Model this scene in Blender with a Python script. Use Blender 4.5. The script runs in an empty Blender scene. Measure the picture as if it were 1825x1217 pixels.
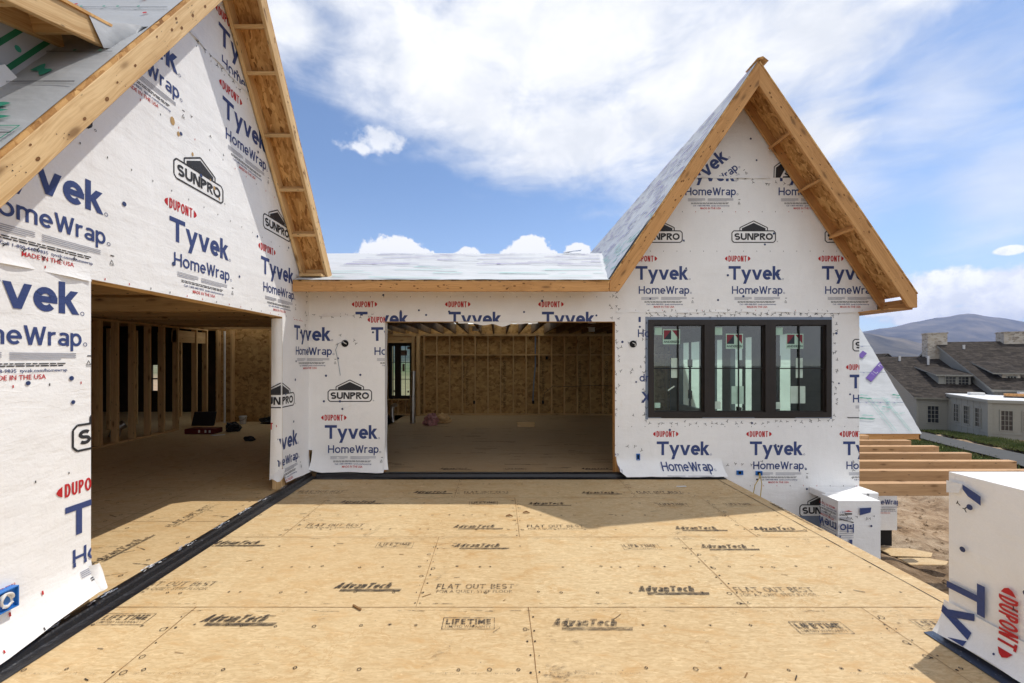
import bpy, bmesh, math, random
from mathutils import Vector, Matrix
R = random.Random(11)
SC = bpy.context.scene
COL = SC.collection

# ------------------------------------------------------------------ camera
EYE = 1.82
cam = bpy.data.cameras.new("camera")
cam.sensor_width = 36.0
cam.lens = 36.0 * 747.0 / 1825.0
cam.shift_x = 25.5 / 1825.0
cam.shift_y = 31.5 / 1825.0
cam.clip_start = 0.05
cam.clip_end = 20000.0
camo = bpy.data.objects.new("camera", cam)
camo.location = (0, 0, EYE)
camo.rotation_euler = (math.radians(90), 0, 0)
COL.objects.link(camo)
SC.camera = camo

# ------------------------------------------------------------------ light
SUNDIR = Vector((0.455, 0.242, 1.0)).normalized()
SUN_EL = math.asin(SUNDIR.z)
SUN_AZ = math.atan2(SUNDIR.x, SUNDIR.y)
sun = bpy.data.lights.new("sun", 'SUN')
sun.energy = 3.1
sun.angle = math.radians(0.53)
sun.color = (1.0, 0.95, 0.87)
suno = bpy.data.objects.new("sun", sun)
suno.rotation_euler = SUNDIR.to_track_quat('Z', 'Y').to_euler()
suno.location = (20, 10, 40)
COL.objects.link(suno)
SC.view_settings.view_transform = 'Standard'
SC.view_settings.look = 'None'
SC.view_settings.gamma = 1.0
SC.view_settings.exposure = 0.22
SC.cycles.max_bounces = 10
SC.cycles.diffuse_bounces = 8
SC.cycles.transparent_max_bounces = 12


# ------------------------------------------------------------------ node helper
class NT:
    def __init__(s, tree):
        s.t = tree
        s.n = tree.nodes
        s.l = tree.links

    def node(s, kind, **kw):
        n = s.n.new(kind)
        for k, v in kw.items():
            setattr(n, k, v)
        return n

    def put(s, sock, v):
        if isinstance(v, bpy.types.NodeSocket):
            s.l.new(v, sock)
        elif v is not None:
            sock.default_value = v

    def m(s, op, a, b=None, c=None, clamp=False):
        n = s.node('ShaderNodeMath', operation=op, use_clamp=clamp)
        s.put(n.inputs[0], a)
        if b is not None:
            s.put(n.inputs[1], b)
        if c is not None:
            s.put(n.inputs[2], c)
        return n.outputs[0]

    def vm(s, op, a, b=None):
        n = s.node('ShaderNodeVectorMath', operation=op)
        s.put(n.inputs[0], a)
        if b is not None:
            s.put(n.inputs[1], b)
        return n.outputs[0]

    def coord(s, which='Object'):
        return s.node('ShaderNodeTexCoord').outputs[which]

    def mapping(s, v, scale=(1, 1, 1), rot=(0, 0, 0), loc=(0, 0, 0)):
        n = s.node('ShaderNodeMapping')
        s.l.new(v, n.inputs['Vector'])
        n.inputs['Scale'].default_value = scale
        n.inputs['Rotation'].default_value = rot
        n.inputs['Location'].default_value = loc
        return n.outputs[0]

    def noise(s, v, scale=5.0, detail=4.0, rough=0.55, dist=0.0, out='Fac'):
        n = s.node('ShaderNodeTexNoise')
        s.l.new(v, n.inputs['Vector'])
        n.inputs['Scale'].default_value = scale
        n.inputs['Detail'].default_value = detail
        n.inputs['Roughness'].default_value = rough
        n.inputs['Distortion'].default_value = dist
        return n.outputs[out]

    def voro(s, v, scale=5.0, feature='F1', out='Distance', rnd=1.0):
        n = s.node('ShaderNodeTexVoronoi', feature=feature)
        s.l.new(v, n.inputs['Vector'])
        n.inputs['Scale'].default_value = scale
        n.inputs['Randomness'].default_value = rnd
        return n.outputs[out]

    def ramp(s, f, stops, interp='LINEAR'):
        n = s.node('ShaderNodeValToRGB')
        n.color_ramp.interpolation = interp
        e = n.color_ramp.elements
        while len(e) < len(stops):
            e.new(0.5)
        for i, (p, c) in enumerate(stops):
            e[i].position = p
            if not isinstance(c, (tuple, list)):
                c = (c, c, c)
            e[i].color = (c[0], c[1], c[2], 1)
        s.put(n.inputs[0], f)
        return n.outputs[0]

    def step(s, f, lo, hi):
        n = s.node('ShaderNodeMapRange', interpolation_type='SMOOTHSTEP')
        s.put(n.inputs[0], f)
        n.inputs[1].default_value = lo
        n.inputs[2].default_value = hi
        return n.outputs[0]

    def mix(s, f, a, b, mode='MIX'):
        n = s.node('ShaderNodeMix', data_type='RGBA', blend_type=mode)
        s.put(n.inputs[0], f)
        for sock, v in ((n.inputs[6], a), (n.inputs[7], b)):
            if isinstance(v, (tuple, list)):
                v = (v[0], v[1], v[2], 1)
            s.put(sock, v)
        return n.outputs[2]

    def bump(s, h, strength=0.3, dist=0.02, normal=None):
        n = s.node('ShaderNodeBump')
        n.inputs['Strength'].default_value = strength
        n.inputs['Distance'].default_value = dist
        s.put(n.inputs['Height'], h)
        if normal is not None:
            s.l.new(normal, n.inputs['Normal'])
        return n.outputs[0]

    def sep(s, v):
        n = s.node('ShaderNodeSeparateXYZ')
        s.l.new(v, n.inputs[0])
        return n.outputs


# ------------------------------------------------------------------ world: sky and clouds by direction
w = bpy.data.worlds.new("World")
SC.world = w
w.use_nodes = True
w.node_tree.nodes.clear()
W_ = NT(w.node_tree)
sky = W_.node('ShaderNodeTexSky', sky_type='NISHITA')
sky.sun_disc = False
sky.sun_elevation = SUN_EL
sky.sun_rotation = SUN_AZ
sky.altitude = 1700
sky.air_density = 1.0
sky.dust_density = 0.25
sky.ozone_density = 1.6
dvec = W_.coord('Generated')
dx, dy, dz = W_.sep(dvec)
az = W_.m('ARCTAN2', dx, dy)
hor = W_.m('SQRT', W_.m('ADD', W_.m('MULTIPLY', dx, dx), W_.m('MULTIPLY', dy, dy)))
el = W_.m('ARCTAN2', dz, hor)


def sky_dir(px, py):
    a = (px - 887.0) / 747.0
    e = (640.0 - py) / 747.0
    return math.atan(a), math.atan(e / math.sqrt(1 + a * a))


def blob(px, py, rx, ry, rot=0.0, gain=1.0):
    a0, e0 = sky_dir(px, py)
    a1, _ = sky_dir(px + rx, py)
    _, e1 = sky_dir(px, py - ry)
    sa, se = abs(a1 - a0), abs(e1 - e0)
    x = W_.m('SUBTRACT', az, a0)
    y = W_.m('SUBTRACT', el, e0)
    if rot:
        c, sn = math.cos(rot), math.sin(rot)
        xr = W_.m('ADD', W_.m('MULTIPLY', x, c), W_.m('MULTIPLY', y, sn))
        yr = W_.m('SUBTRACT', W_.m('MULTIPLY', y, c), W_.m('MULTIPLY', x, sn))
        x, y = xr, yr
    x = W_.m('DIVIDE', x, sa)
    y = W_.m('DIVIDE', y, se)
    d = W_.m('SQRT', W_.m('ADD', W_.m('MULTIPLY', x, x), W_.m('MULTIPLY', y, y)))
    f = W_.m('SUBTRACT', 1.0, d)
    return W_.m('MULTIPLY', f, gain)


def union(bl):
    r = bl[0]
    for b in bl[1:]:
        n = W_.node('ShaderNodeMath', operation='SMOOTH_MAX')
        W_.put(n.inputs[0], r)
        W_.put(n.inputs[1], b)
        n.inputs[2].default_value = 0.25
        r = n.outputs[0]
    return r


n_big = W_.noise(dvec, 2.6, 6, 0.56, 0.4)
n_mid = W_.noise(W_.mapping(dvec, (1, 1, 1.6), (0.3, 0.5, 0.2)), 7.5, 7, 0.58, 0.3)
n_fine = W_.noise(dvec, 26.0, 5, 0.62)
streak = W_.noise(W_.mapping(dvec, (2.2, 2.2, 7.0), (0.0, 0.55, 0.3)), 2.6, 6, 0.6, 0.5)
# veil cloud: one big soft mass high up with feathered lower edges
veil = union([blob(1000, 60, 600, 270), blob(800, 150, 310, 170, -0.25), blob(1010, 240, 260, 130),
              blob(1250, 150, 390, 280), blob(1440, 60, 280, 230), blob(1430, 250, 190, 120),
              blob(505, 40, 120, 90, 0.2, 0.9), blob(1640, -40, 230, 130, 0, 0.7), blob(620, -60, 220, 150)])
veil = W_.m('ADD', veil, W_.m('MULTIPLY', W_.m('SUBTRACT', n_big, 0.5), 0.6))
veil = W_.m('ADD', veil, W_.m('MULTIPLY', W_.m('SUBTRACT', n_mid, 0.5), 0.9))
veil = W_.m('ADD', veil, W_.m('MULTIPLY', W_.m('SUBTRACT', streak, 0.5), 0.9))
veil_m = W_.step(veil, -0.22, 0.72)
# thin haze of cirrus toward the right and behind
thin = union([blob(1650, 180, 380, 260), blob(1800, 330, 300, 180), blob(1500, 330, 240, 120)])
thin = W_.m('ADD', thin, W_.m('MULTIPLY', W_.m('SUBTRACT', streak, 0.5), 1.5))
thin_m = W_.m('MULTIPLY', W_.step(thin, 0.0, 1.1), 0.6)
# crisp cumulus near the horizon
cum = union([blob(708, 452, 62, 34), blob(690, 462, 60, 25), blob(742, 458, 40, 22),
             blob(832, 455, 26, 16), blob(945, 447, 40, 28), blob(925, 460, 40, 20), blob(965, 462, 36, 20),
             blob(1030, 452, 26, 19), blob(1050, 462, 24, 14)])
cum = W_.m('ADD', cum, W_.m('MULTIPLY', W_.m('SUBTRACT', W_.noise(dvec, 30, 6, 0.6), 0.5), 1.3))
cum_m = W_.step(cum, 0.0, 0.16)
far = union([blob(1690, 520, 120, 42), blob(1790, 520, 110, 50), blob(1600, 545, 110, 24), blob(1800, 446, 34, 9),
             blob(1950, 500, 160, 60), blob(1730, 560, 230, 22), blob(300, 560, 300, 40), blob(0, 500, 200, 70)])
far = W_.m('ADD', far, W_.m('MULTIPLY', W_.m('SUBTRACT', n_mid, 0.5), 0.8))
far = W_.m('ADD', far, W_.m('MULTIPLY', W_.m('SUBTRACT', n_fine, 0.5), 1.0))
far_m = W_.step(far, -0.05, 0.3)
small = union([blob(678, 248, 62, 30, 0.15), blob(640, 262, 40, 14)])
small = W_.m('ADD', small, W_.m('MULTIPLY', W_.m('SUBTRACT', n_fine, 0.5), 2.2))
small_m = W_.m('MULTIPLY', W_.step(small, 0.05, 0.75), 0.85)
# unseen cloud behind, beside and above the viewer, added as white fill light
back = W_.m('MULTIPLY', W_.step(W_.m('ADD', n_big, W_.m('MULTIPLY', n_mid, 0.35)), 0.44, 0.68), W_.step(dy, 0.25, -0.15))
mask = veil_m
for mm in (thin_m, cum_m, far_m, small_m, back):
    mask = W_.m('MAXIMUM', mask, mm)
mask = W_.m('MULTIPLY', mask, W_.step(el, -0.02, 0.01))
dens = W_.step(W_.m('ADD', W_.m('MULTIPLY', n_mid, 0.7), W_.m('MULTIPLY', n_big, 0.5)), 0.42, 0.82)
cshade = W_.mix(dens, (0.74, 0.77, 0.82), (1.0, 1.0, 1.01))
cshade = W_.mix(far_m, cshade, W_.mix(W_.step(n_fine, 0.35, 0.62), (0.92, 0.95, 1.0), (1.2, 1.2, 1.2)))
cshade = W_.mix(cum_m, cshade, W_.mix(W_.step(el, 0.17, 0.26), (0.78, 0.81, 0.87), (0.96, 0.96, 0.97)))
skyc = W_.mix(1.0, sky.outputs[0], (0.142, 0.148, 0.152), 'MULTIPLY')
skyc = W_.mix(W_.step(el, 0.42, -0.02), skyc, W_.mix(0.35, skyc, (0.62, 0.78, 1.0)))
tot = W_.mix(mask, skyc, cshade)
bg = W_.node('ShaderNodeBackground')
W_.l.new(tot, bg.inputs[0])
bg.inputs[1].default_value = 1.0
wo = W_.node('ShaderNodeOutputWorld')
W_.l.new(bg.outputs[0], wo.inputs[0])

# ------------------------------------------------------------------ materials
MATS = {}


def mat_new(name):
    m = bpy.data.materials.new(name)
    m.use_nodes = True
    m.node_tree.nodes.clear()
    t = NT(m.node_tree)
    out = t.node('ShaderNodeOutputMaterial')
    p = t.node('ShaderNodeBsdfPrincipled')
    t.l.new(p.outputs[0], out.inputs[0])
    MATS[name] = m
    return m, t, p, out


def simple(name, col, rough=0.6, spec=0.3, metal=0.0, var=0.12, vscale=6.0, bump=0.0, bscale=40.0):
    m, t, p, out = mat_new(name)
    c = t.coord()
    f = t.noise(c, vscale, 5, 0.6)
    lo = tuple(max(0, x * (1 - var)) for x in col)
    hi = tuple(min(1, x * (1 + var)) for x in col)
    t.l.new(t.ramp(f, [(0.3, lo), (0.7, hi)]), p.inputs['Base Color'])
    p.inputs['Roughness'].default_value = rough
    p.inputs['Specular IOR Level'].default_value = spec
    p.inputs['Metallic'].default_value = metal
    if bump:
        t.l.new(t.bump(t.noise(c, bscale, 4, 0.6), bump, 0.01), p.inputs['Normal'])
    return m


def wrap_height(t, c):
    """soft creases and puckers of the sheet, shared by sheet and print"""
    big = t.noise(c, 1.1, 3, 0.5, 0.3)
    dia = t.noise(t.mapping(c, (1.0, 1.0, 0.45), (0.5, 0.3, 0.4)), 4.2, 3, 0.5, 0.35)
    dib = t.noise(t.mapping(c, (0.9, 0.9, 3.2), (-0.25, 0.3, 0.2)), 3.4, 3, 0.5, 0.25)
    fine = t.noise(c, 46, 3, 0.6)
    fold = t.noise(t.mapping(c, (3.4, 3.4, 0.5), (0.1, 0.12, 0.2)), 1.0, 3, 0.5, 0.4)
    big = t.m('ADD', big, t.m('MULTIPLY', fold, 0.35))
    gate = t.step(t.noise(c, 0.9, 2, 0.5), 0.48, 0.62)
    ridge = t.step(t.m('ABSOLUTE', t.m('SUBTRACT', dib, 0.5)), 0.035, 0.0)
    crease = t.m('MULTIPLY', t.m('MULTIPLY', ridge, gate), 0.02)
    return t.m('ADD', t.m('ADD', t.m('MULTIPLY', big, 1.1), t.m('ADD', t.m('MULTIPLY', dia, 0.40), t.m('MULTIPLY', dib, 0.22))),
               t.m('ADD', crease, t.m('MULTIPLY', fine, 0.07)))


def wrap_mat(name, col, dirt=True, strength=0.62, rough=0.55):
    m, t, p, out = mat_new(name)
    c = t.coord()
    f = t.noise(c, 2.2, 5, 0.6)
    fib = t.noise(t.mapping(c, (1, 1, 1), (0.4, 0.7, 0.2)), 90, 3, 0.7)
    a = tuple(x * 0.93 for x in col)
    col1 = t.ramp(f, [(0.3, a), (0.7, col)])
    col1 = t.mix(t.m('MULTIPLY', t.step(fib, 0.45, 0.7), 0.14), col1, tuple(min(1, x * 1.35 + 0.03) for x in col))
    if dirt:
        d = t.m('MULTIPLY', t.step(t.noise(t.mapping(c, (1, 1, 0.5)), 3.1, 7, 0.72), 0.60, 0.80), 0.35)
        col1 = t.mix(d, col1, (0.60, 0.53, 0.44))
    t.l.new(col1, p.inputs['Base Color'])
    p.inputs['Roughness'].default_value = rough
    p.inputs['Specular IOR Level'].default_value = 0.25
    t.l.new(t.bump(wrap_height(t, c), strength, 0.05), p.inputs['Normal'])
    return m


wrap_mat('wrap', (0.87, 0.87, 0.865))
wrap_mat('ink_navy', (0.045, 0.07, 0.20), False)
wrap_mat('ink_red', (0.50, 0.025, 0.03), False)
wrap_mat('ink_black', (0.035, 0.035, 0.04), False)
wrap_mat('ink_grey', (0.36, 0.37, 0.42), False)
wrap_mat('tape', (0.77, 0.79, 0.82), False, 0.3, 0.3)
wrap_mat('tape_blue', (0.22, 0.27, 0.36), False, 0.4, 0.35)
simple('cap_nail', (0.03, 0.05, 0.14), 0.4, 0.4)

# translucent, backlit sheet
m, t, p, out = mat_new('wrap_backlit')
c = t.coord()
tr = t.node('ShaderNodeBsdfTranslucent')
tr.inputs[0].default_value = (0.90, 0.93, 0.86, 1)
p.inputs['Base Color'].default_value = (0.75, 0.78, 0.73, 1)
nb = t.bump(wrap_height(t, c), 0.9, 0.06)
t.l.new(nb, tr.inputs['Normal'])
mx = t.node('ShaderNodeMixShader')
mx.inputs[0].default_value = 0.85
t.l.new(p.outputs[0], mx.inputs[1])
t.l.new(tr.outputs[0], mx.inputs[2])
t.l.new(mx.outputs[0], out.inputs[0])


def wood_mat(name, lo, hi, knot=(0.16, 0.08, 0.03), stain=0.25):
    m, t, p, out = mat_new(name)
    c0 = t.coord()
    oi = t.node('ShaderNodeObjectInfo')
    off = t.node('ShaderNodeCombineXYZ')
    t.l.new(t.m('MULTIPLY', oi.outputs['Random'], 37.0), off.inputs[0])
    t.l.new(t.m('MULTIPLY', oi.outputs['Random'], 11.0), off.inputs[1])
    c = t.vm('ADD', c0, off.outputs[0])
    warp = t.noise(t.mapping(c, (1.2, 2.5, 2.5)), 1.0, 3, 0.5, 0.0, 'Color')
    cw = t.vm('ADD', c, t.vm('MULTIPLY', warp, (0.0, 0.10, 0.10)))
    grain = t.noise(t.mapping(cw, (0.5, 34, 34)), 2.2, 5, 0.6, 0.4)
    broad = t.noise(t.mapping(cw, (0.4, 7, 7)), 1.2, 3, 0.5)
    g = t.m('ADD', t.m('MULTIPLY', grain, 0.6), t.m('MULTIPLY', broad, 0.5))
    col = t.ramp(g, [(0.36, lo), (0.66, hi)])
    kv = t.voro(t.mapping(cw, (2.3, 7.0, 7.0)), 1.0)
    kn = t.step(kv, 0.20, 0.07)
    col = t.mix(t.m('MULTIPLY', kn, 0.75), col, knot)
    halo = t.step(kv, 0.36, 0.1)
    col = t.mix(t.m('MULTIPLY', halo, 0.25), col, tuple(0.5 * (a + b) for a, b in zip(lo, knot)))
    st = t.step(t.noise(c, 4.0, 6, 0.65), 0.55, 0.75)
    col = t.mix(t.m('MULTIPLY', st, stain), col, tuple(0.6 * a for a in lo))
    nl = t.step(t.voro(t.mapping(c, (4.5, 16, 16)), 1.0), 0.12, 0.07)
    col = t.mix(t.m('MULTIPLY', nl, 0.8), col, (0.04, 0.03, 0.02))
    tint = t.m('ADD', 0.88, t.m('MULTIPLY', oi.outputs['Random'], 0.24))
    vm = t.node('ShaderNodeVectorMath', operation='SCALE')
    t.l.new(col, vm.inputs[0])
    t.l.new(tint, vm.inputs['Scale'])
    t.l.new(vm.outputs[0], p.inputs['Base Color'])
    p.inputs['Roughness'].default_value = 0.65
    p.inputs['Specular IOR Level'].default_value = 0.25
    t.l.new(t.bump(g, 0.25, 0.004), p.inputs['Normal'])
    return m


wood_mat('fir', (0.46, 0.26, 0.095), (0.74, 0.52, 0.27), stain=0.3)
wood_mat('fir_brown', (0.40, 0.19, 0.062), (0.62, 0.335, 0.13), stain=0.35)  # darker, more orange-brown fir
wood_mat('stud', (0.46, 0.285, 0.125), (0.68, 0.46, 0.23))
wood_mat('glulam', (0.42, 0.235, 0.11), (0.60, 0.37, 0.19))


def osb_mat(name, cols, scale=9.0, contrast=1.0):
    m, t, p, out = mat_new(name)
    c = t.coord()
    wv = t.noise(c, 5.0, 3, 0.6, 0.0, 'Color')
    cw = t.vm('ADD', c, t.vm('MULTIPLY', wv, (0.10, 0.10, 0.10)))
    vals = []
    for k, (rz, sc) in enumerate((((0.2, 0.3, 0.35), (1, 3.6, 1.6)), ((0.5, 0.1, -0.9), (1.1, 4.2, 1.8)),
                                  ((-0.3, 0.4, 1.7), (0.9, 3.2, 1.4)))):
        cc = t.mapping(cw, sc, rz, (k * 3.1, k * 1.7, k))
        n = t.node('ShaderNodeTexVoronoi', feature='F1')
        t.l.new(cc, n.inputs['Vector'])
        n.inputs['Scale'].default_value = scale * (1 + 0.25 * k)
        vals.append((t.sep(n.outputs['Color'])[0], n.outputs['Distance']))
    pick = t.noise(c, 7.0, 3, 0.5)
    a = t.m('ADD', t.m('MULTIPLY', vals[0][0], 0.55), t.m('MULTIPLY', vals[1][0], 0.45))
    mixn = t.node('ShaderNodeMix', data_type='FLOAT')
    t.l.new(t.step(pick, 0.46, 0.54), mixn.inputs[0])
    t.l.new(a, mixn.inputs[2])
    t.l.new(vals[2][0], mixn.inputs[3])
    v = mixn.outputs[0]
    gr = t.noise(t.mapping(cw, (14, 60, 30), (0.2, 0.2, 0.4)), 1.5, 3, 0.6)
    v = t.m('ADD', t.m('MULTIPLY', v, 0.8 * contrast), t.m('MULTIPLY', gr, 0.35))
    col = t.ramp(v, [(0.12, cols[0]), (0.45, cols[1]), (0.95, cols[2])])
    t.l.new(col, p.inputs['Base Color'])
    p.inputs['Roughness'].default_value = 0.7
    p.inputs['Specular IOR Level'].default_value = 0.2
    t.l.new(t.bump(v, 0.35, 0.004), p.inputs['Normal'])
    return m


osb_mat('osb', ((0.20, 0.085, 0.025), (0.48, 0.25, 0.085), (0.74, 0.46, 0.19)), 7.0)
osb_mat('osb_wall', ((0.22, 0.115, 0.038), (0.42, 0.25, 0.095), (0.60, 0.39, 0.165)), 6.0, 0.9)


def floor_mat(name, base, hi, orange, dust=0.0, scuff=0.3):
    """strand panel: fine overlapping flakes, pale and amber, with blotches, specks and scuffs"""
    m, t, p, out = mat_new(name)
    c = t.coord()
    wv = t.noise(c, 6.0, 3, 0.6, 0.0, 'Color')
    cw = t.vm('ADD', c, t.vm('MULTIPLY', wv, (0.06, 0.06, 0.0)))
    lay = []
    for k, (rz, sx, sy) in enumerate(((0.12, 14, 85), (-0.30, 17, 95), (0.6, 19, 80), (-0.7, 20, 90))):
        n = t.node('ShaderNodeTexVoronoi', feature='F1')
        t.l.new(t.mapping(cw, (sx, sy, 1), (0, 0, rz), (k * 3.3, k * 1.9, 0)), n.inputs['Vector'])
        n.inputs['Scale'].default_value = 1.0
        lay.append(t.sep(n.outputs['Color'])[0])
    pk1 = t.step(t.noise(c, 13, 3, 0.6), 0.44, 0.56)
    pk2 = t.step(t.noise(t.mapping(c, (1, 1, 1), (0, 0, 0), (5, 3, 0)), 9, 3, 0.6), 0.50, 0.62)

    def fmix(f, a, b):
        n = t.node('ShaderNodeMix', data_type='FLOAT')
        t.l.new(f, n.inputs[0])
        t.l.new(a, n.inputs[2])
        t.l.new(b, n.inputs[3])
        return n.outputs[0]
    fl = fmix(pk2, fmix(pk1, lay[0], lay[1]), fmix(pk1, lay[2], lay[3]))
    fine = t.noise(t.mapping(cw, (22, 110, 1), (0, 0, 0.1)), 1.0, 3, 0.65)
    v = t.m('ADD', t.m('MULTIPLY', fl, 0.40), t.m('MULTIPLY', fine, 0.62))
    col = t.ramp(v, [(0.05, base), (0.55, tuple(0.45 * a + 0.55 * b for a, b in zip(base, hi))), (1.0, hi)])
    patch = t.noise(t.mapping(cw, (1.5, 3.4, 1)), 2.0, 8, 0.72, 0.5)
    amber = t.m('MULTIPLY', t.step(patch, 0.48, 0.70), t.m('ADD', 0.42, t.m('MULTIPLY', fl, 0.6)))
    col = t.mix(amber, col, orange)
    vein = t.m('ABSOLUTE', t.m('SUBTRACT', t.noise(t.mapping(cw, (1.6, 3.0, 1), (0, 0, 0.4)), 2.6, 7, 0.70, 1.0), 0.5))
    vein = t.m('MULTIPLY', t.step(vein, 0.030, 0.0), t.step(t.noise(c, 1.7, 3, 0.6), 0.46, 0.60))
    col = t.mix(t.m('MULTIPLY', vein, 0.7), col, tuple(a * 0.85 for a in orange))
    streak = t.step(t.noise(t.mapping(cw, (3.2, 12, 1), (0, 0, 0.5)), 2.2, 6, 0.72, 0.6), 0.60, 0.70)
    pale = t.step(t.noise(t.mapping(cw, (4, 13, 1), (0, 0, -0.35), (3, 1, 0)), 2.0, 6, 0.72, 0.8), 0.56, 0.70)
    col = t.mix(t.m('MULTIPLY', pale, 0.5), col, tuple(min(1, a * 1.2) for a in hi))
    col = t.mix(t.m('MULTIPLY', streak, 0.42), col, tuple(a * 0.9 for a in orange))
    sheet_ = t.noise(c, 0.42, 3, 0.5)
    col = t.mix(t.m('MULTIPLY', t.step(sheet_, 0.35, 0.65), 0.16), col, tuple(min(1, a * 1.15) for a in hi))
    sc = t.step(t.noise(t.mapping(c, (0.8, 2.6, 1), (0, 0, 0.15)), 2.3, 10, 0.80, 0.3), 0.60, 0.78)
    col = t.mix(t.m('MULTIPLY', sc, scuff), col, (0.20, 0.145, 0.09))
    ox, oy, oz_ = t.sep(c)
    rw = t.m('FLOOR', t.m('DIVIDE', t.m('ADD', oy, 1.85), 1.212))
    cl = t.m('FLOOR', t.m('DIVIDE', t.m('ADD', ox, t.m('MULTIPLY', t.m('MODULO', t.m('ADD', rw, 20.0), 2.0), 1.22)), 2.44))
    cmb = t.node('ShaderNodeCombineXYZ')
    t.l.new(rw, cmb.inputs[0])
    t.l.new(cl, cmb.inputs[1])
    wn_ = t.node('ShaderNodeTexWhiteNoise', noise_dimensions='2D')
    t.l.new(cmb.outputs[0], wn_.inputs[0])
    col = t.mix(t.m('MULTIPLY', wn_.outputs['Value'], 0.20), col, tuple(a * 0.95 for a in orange))
    spk = t.step(t.voro(c, 15.0), 0.11, 0.04)
    gate = t.step(t.noise(c, 3.0, 2), 0.5, 0.6)
    col = t.mix(t.m('MULTIPLY', t.m('MULTIPLY', spk, gate), 0.6), col, (0.12, 0.08, 0.05))
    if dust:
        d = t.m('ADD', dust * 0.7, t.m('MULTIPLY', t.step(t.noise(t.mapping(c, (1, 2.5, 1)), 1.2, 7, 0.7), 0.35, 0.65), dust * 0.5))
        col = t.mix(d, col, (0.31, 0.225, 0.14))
    t.l.new(col, p.inputs['Base Color'])
    p.inputs['Roughness'].default_value = 0.62
    p.inputs['Specular IOR Level'].default_value = 0.25
    t.l.new(t.bump(v, 0.15, 0.003), p.inputs['Normal'])
    return m


floor_mat('subfloor', (0.37, 0.245, 0.110), (0.76, 0.595, 0.355), (0.49, 0.285, 0.105), 0.04, 0.52)
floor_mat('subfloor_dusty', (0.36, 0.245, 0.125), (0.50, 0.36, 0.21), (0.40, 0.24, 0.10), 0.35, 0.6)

# worn stamped ink on the panels
m, t, p, out = mat_new('stamp')
c = t.coord()
p.inputs['Base Color'].default_value = (0.045, 0.035, 0.028, 1)
p.inputs['Roughness'].default_value = 0.7
tp = t.node('ShaderNodeBsdfTransparent')
mx = t.node('ShaderNodeMixShader')
wear = t.noise(t.mapping(c, (9, 34, 1)), 2.0, 5, 0.7)
wide = t.noise(c, 0.9, 3, 0.5)
a = t.m('ADD', t.m('MULTIPLY', t.step(wear, 0.36, 0.60), 0.62), t.m('MULTIPLY', t.step(wide, 0.35, 0.65), 0.26))
t.l.new(a, mx.inputs[0])
t.l.new(tp.outputs[0], mx.inputs[1])
t.l.new(p.outputs[0], mx.inputs[2])
t.l.new(mx.outputs[0], out.inputs[0])
simple('stamp_dark', (0.05, 0.035, 0.025), 0.7)
m, t, p, out = mat_new('stamp_pale')
c = t.coord()
p.inputs['Base Color'].default_value = (0.07, 0.05, 0.035, 1)
tp = t.node('ShaderNodeBsdfTransparent')
mx = t.node('ShaderNodeMixShader')
t.l.new(t.m('MULTIPLY', t.step(t.noise(t.mapping(c, (12, 40, 1)), 2.0, 5, 0.7), 0.38, 0.66), 0.55), mx.inputs[0])
t.l.new(tp.outputs[0], mx.inputs[1])
t.l.new(p.outputs[0], mx.inputs[2])
t.l.new(mx.outputs[0], out.inputs[0])
m, t, p, out = mat_new('scuff')
c = t.coord()
p.inputs['Base Color'].default_value = (0.10, 0.07, 0.045, 1)
tp = t.node('ShaderNodeBsdfTransparent')
mx = t.node('ShaderNodeMixShader')
t.l.new(t.m('MULTIPLY', t.m('MULTIPLY', t.step(t.noise(t.mapping(c, (7, 16, 1), (0, 0, 0.5)), 2.0, 7, 0.75), 0.46, 0.74), t.step(t.noise(c, 4.0, 4, 0.6), 0.35, 0.65)), 0.6), mx.inputs[0])
t.l.new(tp.outputs[0], mx.inputs[1])
t.l.new(p.outputs[0], mx.inputs[2])
t.l.new(mx.outputs[0], out.inputs[0])
simple('seam', (0.23, 0.125, 0.05), 0.8)

# membrane strip: black, shiny, with paint smears and sawdust
m, t, p, out = mat_new('membrane')
c = t.coord()
sp = t.step(t.noise(c, 70, 4, 0.75), 0.63, 0.74)
sm = t.step(t.noise(t.mapping(c, (5, 5, 5)), 2.4, 6, 0.72, 0.4), 0.64, 0.74)
col = t.mix(t.m('MULTIPLY', sp, 0.6), (0.012, 0.012, 0.014), (0.38, 0.32, 0.24))
col = t.mix(t.m('MULTIPLY', sm, 0.35), col, (0.30, 0.34, 0.42))
t.l.new(col, p.inputs['Base Color'])
p.inputs['Roughness'].default_value = 0.32
t.l.new(t.bump(t.noise(c, 9, 5, 0.6), 0.5, 0.02), p.inputs['Normal'])
m, t, p, out = mat_new('membrane_blue')
c = t.coord()
sp = t.step(t.noise(c, 45, 4, 0.7), 0.62, 0.70)
t.l.new(t.mix(t.m('MULTIPLY', sp, 0.8), (0.035, 0.055, 0.10), (0.6, 0.6, 0.6)), p.inputs['Base Color'])
p.inputs['Roughness'].default_value = 0.35


def under_mat(name, col, str_=0.35):
    m, t, p, out = mat_new(name)
    c = t.coord()
    f = t.noise(c, 1.7, 5, 0.6)
    t.l.new(t.ramp(f, [(0.3, tuple(x * 0.86 for x in col)), (0.7, col)]), p.inputs['Base Color'])
    p.inputs['Roughness'].default_value = 0.5
    p.inputs['Specular IOR Level'].default_value = 0.3
    h = t.m('ADD', t.noise(t.mapping(c, (0.8, 1.9, 1.9)), 2.0, 3, 0.5, 0.3), t.m('MULTIPLY', t.noise(c, 14, 3, 0.5), 0.12))
    t.l.new(t.bump(h, str_, 0.05), p.inputs['Normal'])
    return m


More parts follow.
